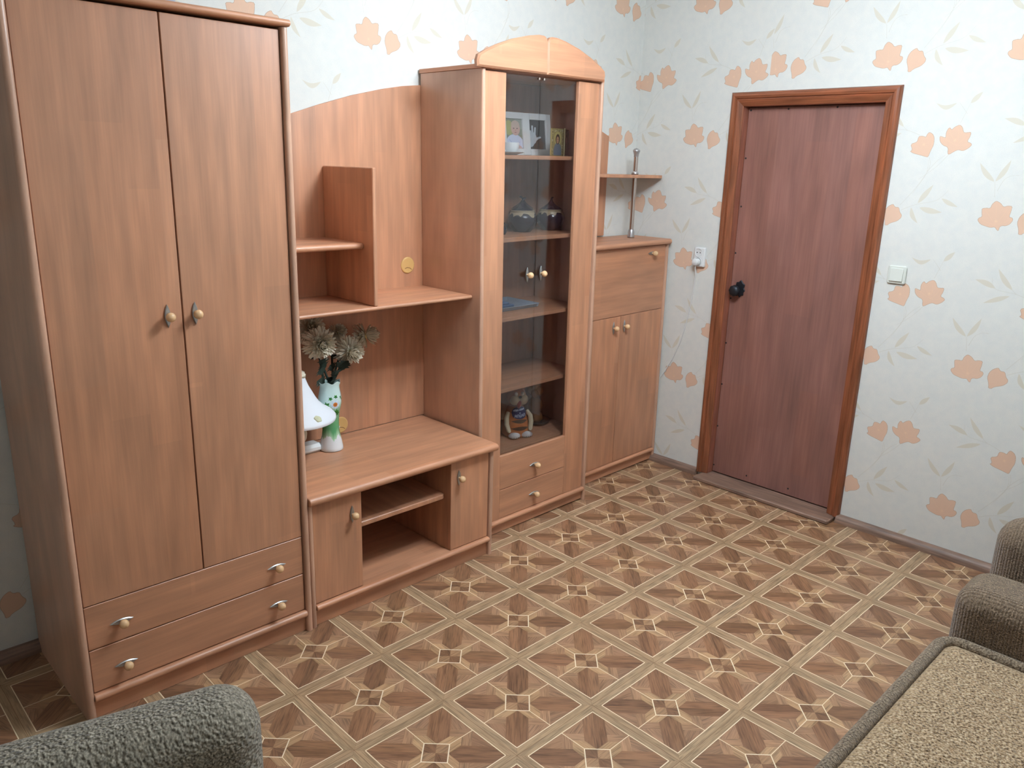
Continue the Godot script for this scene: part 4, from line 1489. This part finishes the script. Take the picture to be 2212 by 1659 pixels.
func cabinet_contents() -> void:
	# top shelf
	var S1 := 1.7262
	var t := on_shelf("photo_frame", "white double photo frame with baby and hand pictures on the top glass shelf", "photo frame", Vector3(-0.215, S1, 0.118))
	t.rotation.x = -0.12
	var b := Buf.new()
	var W := 0.172
	var H := 0.190
	var holes := [[-0.125, -0.018, 0.028, 0.162], [0.028, 0.137, 0.028, 0.162]]
	b.box(Vector3(-W, 0.0, 0), Vector3(holes[0][0], H, 0.014), 0.002)
	b.box(Vector3(holes[0][1], 0.0, 0), Vector3(holes[1][0], H, 0.014), 0.002)
	b.box(Vector3(holes[1][1], 0.0, 0), Vector3(W, H, 0.014), 0.002)
	for k in 2:
		b.box(Vector3(holes[k][0], 0.0, 0), Vector3(holes[k][1], holes[k][2], 0.014), 0.0)
		b.box(Vector3(holes[k][0], holes[k][3], 0), Vector3(holes[k][1], H, 0.014), 0.0)
	put(b, "frame", M.white, t)
	picture(t, "photo_print", Vector2(holes[0][0], holes[0][2]), Vector2(holes[0][1], holes[0][3]), 0.006, baby_print())
	picture(t, "photo_print", Vector2(holes[1][0], holes[1][2]), Vector2(holes[1][1], holes[1][3]), 0.006, hand_print())
	t = on_shelf("saucer", "white saucer under the teacup on the top glass shelf", "saucer", Vector3(-0.463, S1, 0.27))
	b = Buf.new()
	b.lathe(PackedVector2Array([Vector2(0.0, 0.002), Vector2(0.03, 0.0), Vector2(0.033, 0.002), Vector2(0.062, 0.011), Vector2(0.063, 0.0125), Vector2(0.034, 0.0055), Vector2(0.0, 0.005)]), 36)
	put(b, "dish", M.white, t)
	t = on_shelf("teacup", "white teacup on a saucer before the photo frame", "cup", Vector3(-0.463, S1 + 0.0052, 0.27))
	b = Buf.new()
	b.lathe(PackedVector2Array([Vector2(0.0, 0.001), Vector2(0.02, 0.0), Vector2(0.022, 0.003), Vector2(0.034, 0.014), Vector2(0.0395, 0.03), Vector2(0.0405, 0.047), Vector2(0.0385, 0.047), Vector2(0.0375, 0.03), Vector2(0.03, 0.014), Vector2(0.0, 0.006)]), 36)
	put(b, "bowl", M.white, t)
	b = Buf.new()
	b.tube([Vector3(-0.036, 0.04, 0.006), Vector3(-0.05, 0.042, 0.008), Vector3(-0.059, 0.034, 0.01), Vector3(-0.056, 0.022, 0.01), Vector3(-0.045, 0.013, 0.008), Vector3(-0.034, 0.013, 0.006)], [0.0035], 10)
	put(b, "cup_handle", M.white, t)
	t = on_shelf("folding_icon", "gilded folding icon of two panels on the top glass shelf", "icon", Vector3(-0.108, S1, 0.262))
	var gilt := mat(c8(186, 168, 110), 0.35, 0.5)
	for s in 2:
		var leaf := Node3D.new()
		b = Buf.new()
		var turn := 0.12 if s == 0 else 0.5
		var bs := Basis(Vector3.UP, turn)
		b.xf = Transform3D(bs, Vector3.ZERO)
		var x0 := -0.098 if s == 0 else 0.004
		b.box(Vector3(x0, 0.0, -0.008), Vector3(x0 + 0.094, 0.122, 0.0), 0.002)
		var o := put(b, "icon_panel", gilt, t)
		b = Buf.new()
		b.xf = Transform3D(bs, Vector3.ZERO)
		b.box(Vector3(x0 + 0.003, 0.003, 0.0), Vector3(x0 + 0.091, 0.119, 0.001), 0.0003)
		var inv := bs.inverse()
		for i in b.uv.size():
			var p: Vector3 = inv * b.v[i]
			b.uv[i] = Vector2((p.x - x0 - 0.003) / 0.088, 1.0 - (p.y - 0.003) / 0.116)
		var pic := icon_print(Color(0.40, 0.47, 0.52), Color(0.70, 0.66, 0.42), Color(0.60, 0.56, 0.38), 5) if s == 0 else icon_print(Color(0.42, 0.42, 0.24), Color(0.50, 0.46, 0.26), Color(0.36, 0.35, 0.22), 6)
		put(b, "icon_print", textured(pic, 0.35, Vector2.ONE), o)
		leaf.free()
	b = Buf.new()
	b.tube([Vector3(0, 0.0, 0.004), Vector3(0, 0.124, 0.004)], [0.0045], 12)
	put(b, "hinge_rod", mat(c8(214, 206, 168), 0.25, 0.6), t)
	# second shelf
	var S2 := 1.3792
	pot(Vector3(-0.278, S2, 0.172), "dark glazed lidded pot on the left behind the glass doors", 0.0)
	pot(Vector3(-0.066 - 0.026, S2, 0.18), "dark glazed lidded pot on the right behind the glass doors", 0.4)
	pot(Vector3(-0.183, S2, 0.075), "dark glazed lidded pot at the back between the other two", 2.4)
	t = on_shelf("small_jug", "tiny dark jug at the left edge of the pot shelf", "jug", Vector3(-0.46, S2, 0.225))
	b = Buf.new()
	b.lathe(PackedVector2Array([Vector2(0.0, 0.0), Vector2(0.016, 0.0), Vector2(0.021, 0.012), Vector2(0.02, 0.026), Vector2(0.012, 0.038), Vector2(0.011, 0.046), Vector2(0.015, 0.053), Vector2(0.012, 0.053)]), 24)
	put(b, "jug_body", mat(c8(40, 42, 52), 0.15), t)
	b = Buf.new()
	b.tube([Vector3(0.012, 0.046, 0), Vector3(0.026, 0.044, 0), Vector3(0.028, 0.03, 0), Vector3(0.02, 0.018, 0)], [0.003], 8)
	put(b, "jug_handle", mat(c8(40, 42, 52), 0.15), t)
	# third shelf: a tray with blue cloth
	var S3 := 1.0272
	t = on_shelf("glass_tray", "pale blue tray on the shelf below the glass door handles", "tray", Vector3(-0.41, S3, 0.15))
	var pale := mat(c8(150, 162, 178), 0.2)
	b = Buf.new()
	b.box(Vector3(-0.16, 0.0, -0.1), Vector3(0.16, 0.006, 0.1), 0.002)
	put(b, "tray_bottom", pale, t)
	for k in 4:
		b = Buf.new()
		var lx := 0.17 if k < 2 else 0.11
		b.xf = Transform3D(Basis(Vector3.UP, PI / 2 * [0, 2, 1, 3][k]), Vector3.ZERO)
		var dist := 0.1 if k < 2 else 0.16
		b.xf = b.xf * Transform3D(Basis(Vector3(1, 0, 0), 0.6), Vector3(0, 0.003, dist))
		b.box(Vector3(-lx, 0.0, -0.003), Vector3(lx, 0.02, 0.001), 0.001)
		put(b, "tray_rim", pale, t)
	t = on_shelf("folded_cloth", "folded blue cloth lying in the pale tray", "cloth", Vector3(-0.45, S3 + 0.0062, 0.135))
	for k in 3:
		b = Buf.new()
		b.cushion(Vector3(-0.1, 0.012 * k, -0.08), Vector3(0.1 - 0.025 * k, 0.012 * k + 0.0118, 0.07 - 0.01 * k), 0.0055, 0.004, 10)
		put(b, "cloth_fold", mat([c8(84, 108, 142), c8(92, 118, 152), c8(104, 128, 160)][k], 0.8), t)
	cat_bank(Vector3(-0.337, 0.3912, 0.215))
	amber(Vector3(-0.13, 0.3912, 0.15))

func bib_print() -> ImageTexture:
	var im := Image.create(160, 128, false, Image.FORMAT_RGB8)
	im.fill(Color(0.13, 0.18, 0.36))
	var c := Color(0.80, 0.84, 0.92)
	# worn white lettering too small to read: two words, a single letter, one larger word
	for wd in [[18, 34, 4, 11, 18], [74, 28, 5, 11, 18], [76, 62, 1, 9, 14], [34, 84, 5, 18, 28]]:
		for i in wd[2]:
			var x: float = wd[0] + i * wd[3] * 1.15
			var y: float = wd[1] - i * 1.5
			var h: float = wd[4]
			stroke(im, PackedVector2Array([Vector2(x, y + h), Vector2(x + wd[3] * 0.15, y)]), 4, 4, c, false)
			stroke(im, PackedVector2Array([Vector2(x + wd[3] * 0.7, y + h), Vector2(x + wd[3] * 0.75, y)]), 4, 4, c, false)
			var bar: float = [0.5, 0.05, 0.95][i % 3]
			stroke(im, PackedVector2Array([Vector2(x, y + h * bar), Vector2(x + wd[3] * 0.75, y + h * bar)]), 4, 4, c, false)
	return ImageTexture.create_from_image(im)

func cat_bank(at: Vector3) -> void:
	var t := on_shelf("cat_figurine", "orange striped ceramic cat figurine with blue bib at cabinet bottom", "figurine", at)
	t.rotation.y = -0.35
	var orange := mat(c8(190, 112, 62), 0.25)
	var cream := mat(c8(214, 200, 172), 0.3)
	var b := Buf.new()
	b.lathe(PackedVector2Array([Vector2(0.0, 0.0), Vector2(0.062, 0.0), Vector2(0.068, 0.008), Vector2(0.066, 0.035), Vector2(0.06, 0.075), Vector2(0.052, 0.11), Vector2(0.043, 0.14), Vector2(0.03, 0.155), Vector2(0.0, 0.16)]), 36)
	put(b, "body", orange, t)
	for k in [[0.048, 0.0655], [0.083, 0.0590]]:
		b = Buf.new()
		for s in 12:
			var ps := []
			for q in [[s, 0], [s + 1, 0], [s + 1, 1], [s, 1]]:
				var a: float = PI / 2 - 0.75 + 1.5 * q[0] / 12.0
				var h := 0.0095 * sin(PI * clampf(q[0] / 12.0, 0.04, 0.96))
				var y: float = k[0] + (h if q[1] else -h)
				var r: float = k[1] + 0.0012 - (y - k[0]) * 0.2
				ps.append(Vector3(cos(a) * r, y, sin(a) * r))
			b.quad(ps, ps.map(func(p): return Vector3(p.x, 0.2 * 0.06, p.z).normalized()), [Vector2.ZERO, Vector2.ZERO, Vector2.ONE, Vector2.ONE])
		put(b, "stripe", mat(c8(74, 48, 36), 0.3), t)
	b = Buf.new()
	b.ball(Vector3(0, 0.195, 0.004), Vector3(0.05, 0.046, 0.044), 28)
	put(b, "head", orange, t)
	b = Buf.new()
	b.ball(Vector3(0.02, 0.187, 0.036), Vector3(0.029, 0.027, 0.02), 20)
	b.ball(Vector3(-0.02, 0.187, 0.036), Vector3(0.027, 0.026, 0.02), 20)
	put(b, "muzzle", cream, t)
	b = Buf.new()
	b.xf = Transform3D(Basis(Vector3(0, 0, 1), -0.25), Vector3(-0.006, 0.168, 0.052))
	b.ball(Vector3.ZERO, Vector3(0.012, 0.02, 0.008), 16)
	put(b, "tongue", mat(c8(184, 72, 76), 0.3), t)
	b = Buf.new()
	b.ball(Vector3(0.0, 0.205, 0.052), Vector3(0.009, 0.007, 0.006), 14)
	put(b, "nose", mat(c8(48, 40, 38), 0.2), t)
	for s in [-1, 1]:
		b = Buf.new()
		b.ball(Vector3(s * 0.017, 0.217, 0.04), Vector3(0.009, 0.012, 0.007), 14)
		put(b, "eye", mat(c8(232, 230, 220), 0.2), t)
		b = Buf.new()
		b.xf = Transform3D(Basis(Vector3(0, 0, 1), -s * 0.35), Vector3(s * 0.032, 0.228, 0.0))
		b.lathe(PackedVector2Array([Vector2(0.017, 0.0), Vector2(0.012, 0.014), Vector2(0.0, 0.028)]), 16)
		put(b, "ear", orange, t)
		b = Buf.new()
		b.tube([Vector3(s * 0.05, 0.125, 0.02), Vector3(s * 0.064, 0.1, 0.034), Vector3(s * 0.066, 0.07, 0.04), Vector3(s * 0.058, 0.038, 0.05), Vector3(s * 0.054, 0.03, 0.054)], [0.009, 0.012, 0.0125, 0.011, 0.006], 14)
		put(b, "foreleg", cream, t)
		b = Buf.new()
		b.ball(Vector3(s * 0.033, 0.0145, 0.062), Vector3(0.031, 0.0145, 0.024), 20)
		put(b, "foot", mat(c8(222, 222, 226), 0.3), t)
		for q in [-1, 0, 1]:
			b = Buf.new()
			b.tube([Vector3(s * 0.033 + q * 0.011, 0.022, 0.08), Vector3(s * 0.033 + q * 0.011, 0.008, 0.0868 - absf(q) * 0.002)], [0.0011], 6)
			put(b, "toe_line", M.black, t)
	# bib wrapped round the chest
	b = Buf.new()
	for i in 14:
		for j in 8:
			var ps := []
			var us := []
			for q in [[i, j], [i + 1, j], [i + 1, j + 1], [i, j + 1]]:
				var u: float = q[0] / 14.0
				var v: float = q[1] / 8.0
				var a := PI / 2 + (0.5 - u) * 1.7
				var half := sqrt(maxf(0.0, 1.0 - pow(2.0 * u - 1.0, 2)))
				var y := 0.126 + (0.5 - v) * 0.062 * half
				var r := lerpf(0.0605, 0.0435, clampf((y - 0.075) / 0.065, 0, 1)) + 0.004
				ps.append(Vector3(cos(a) * r, y, sin(a) * r))
				us.append(Vector2(u, 0.5 + (v - 0.5) * half))
			b.quad(ps, ps.map(func(p): return Vector3(p.x, 0.015, p.z).normalized()), us)
	put(b, "bib", textured(bib_print(), 0.3, Vector2.ONE), t).set_meta("label", "dark blue bib with worn white lettering")

func amber(at: Vector3) -> void:
	var dark := mat(c8(44, 46, 46), 0.1)
	var t := on_shelf("glass_dish", "round dark glass dish at the bottom of the display cabinet", "dish", at)
	var b := Buf.new()
	b.lathe(PackedVector2Array([Vector2(0.0, 0.001), Vector2(0.05, 0.0), Vector2(0.075, 0.008), Vector2(0.08, 0.018), Vector2(0.077, 0.018), Vector2(0.05, 0.006), Vector2(0.0, 0.005)]), 36)
	put(b, "dish_body", dark, t)
	var gold := mat(c8(176, 116, 66), 0.12, 0.25)
	var a := on_shelf("amber_ornament", "amber glass stacked ornament standing on the dark dish", "ornament", at + Vector3(0, 0.0052, 0))
	b = Buf.new()
	b.lathe(PackedVector2Array([Vector2(0.0, 0.0), Vector2(0.034, 0.001), Vector2(0.042, 0.02), Vector2(0.034, 0.045), Vector2(0.028, 0.055), Vector2(0.034, 0.068), Vector2(0.04, 0.09), Vector2(0.034, 0.112), Vector2(0.02, 0.128), Vector2(0.016, 0.14)]), 28)
	put(b, "ornament_body", gold, a)
	for k in 5:
		var g := TAU * k / 5.0
		b = Buf.new()
		b.ball(Vector3(cos(g) * 0.022, 0.155 + 0.012 * (k % 2), sin(g) * 0.022), Vector3(0.021, 0.024, 0.021), 16)
		put(b, "amber_drop", gold, a)
	b = Buf.new()
	b.ball(Vector3(0, 0.185, 0), Vector3(0.019, 0.026, 0.019), 16)
	put(b, "amber_drop", gold, a)


# ------------------------------------------------------------------ socket, plug, switch
func rounded_rect(w: float, h: float, r: float) -> PackedVector2Array:
	var out := PackedVector2Array()
	for k in 4:
		var c := Vector2((w - r) * [1, -1, -1, 1][k], (h - r) * [1, 1, -1, -1][k])
		for i in 6:
			var a := PI / 2 * k + PI / 2 * i / 5.0
			out.append(c + Vector2(cos(a), sin(a)) * r)
	return out

func wall_fittings() -> void:
	# local x runs along +z of the room, local z away from the wall
	var wallbasis := Basis(Vector3(0, 0, 1), Vector3.UP, Vector3(-1, 0, 0))
	var t := thing("power_socket", "white double power socket on wallpaper left of the door", "socket", Vector3(-0.0005, 1.226, 0.481))
	t.basis = wallbasis
	var b := Buf.new()
	b.prism(rounded_rect(0.034, 0.052, 0.006), 0.0, 0.018, 0.004, 40.0)
	put(b, "socket_plate", M.white, t)
	for y in [0.024, -0.024]:
		b = Buf.new()
		b.xf = Transform3D(Basis(Vector3(1, 0, 0), PI / 2), Vector3(-0.004, y, 0.018))
		b.lathe(PackedVector2Array([Vector2(0.0225, 0.0), Vector2(0.0225, 0.003), Vector2(0.0205, 0.003), Vector2(0.0195, -0.0005), Vector2(0.0, -0.0005)]), 32)
		put(b, "socket_ring", M.white, t)
		for k in [-0.0095, 0.0095]:
			b = Buf.new()
			b.xf = Transform3D(Basis(Vector3(1, 0, 0), PI / 2), Vector3(-0.004 + k, y, 0.0176))
			b.lathe(PackedVector2Array([Vector2(0.0032, 0.0), Vector2(0.0032, 0.0006), Vector2(0.0, 0.0006)]), 12)
			put(b, "socket_hole", M.black, t)
	t = thing("power_plug", "white plug with long flex in the lower socket", "plug", Vector3(-0.0215, 1.201, 0.476))
	t.basis = wallbasis
	b = Buf.new()
	b.xf = Transform3D(Basis(Vector3(1, 0, 0), PI / 2), Vector3.ZERO)
	b.lathe(PackedVector2Array([Vector2(0.019, 0.0), Vector2(0.0195, 0.012), Vector2(0.019, 0.024), Vector2(0.016, 0.03), Vector2(0.0, 0.031)]), 30)
	put(b, "plug_body", M.white, t)
	b = Buf.new()
	var far := []
	for k in [[-0.002, -0.017, 0.014], [-0.004, -0.034, 0.012], [-0.009, -0.07, -0.006], [-0.016, -0.14, -0.012], [-0.028, -0.24, -0.014], [-0.045, -0.34, -0.015], [-0.075, -0.46, -0.015], [-0.115, -0.56, -0.015], [-0.16, -0.645, -0.015], [-0.21, -0.72, -0.015], [-0.26, -0.78, -0.015]]:
		far.append(Vector3(k[0], k[1], k[2]))
	b.tube(far, [0.0038, 0.003, 0.0026], 10)
	put(b, "flex", M.white, t)
	t = thing("light_switch", "cream square light switch on wallpaper right of the door", "switch", Vector3(-0.0005, 1.249, 1.514))
	t.basis = wallbasis
	var plate := mat(c8(216, 220, 212), 0.35)
	b = Buf.new()
	b.prism(rounded_rect(0.0405, 0.0405, 0.009), 0.0, 0.011, 0.0035, 40.0)
	put(b, "switch_plate", plate, t)
	b = Buf.new()
	b.xf = Transform3D(Basis(Vector3(1, 0, 0), -0.05), Vector3(0, 0, 0.0105))
	b.prism(rounded_rect(0.029, 0.029, 0.003), 0.0, 0.006, 0.0015, 40.0)
	put(b, "rocker", plate, t)
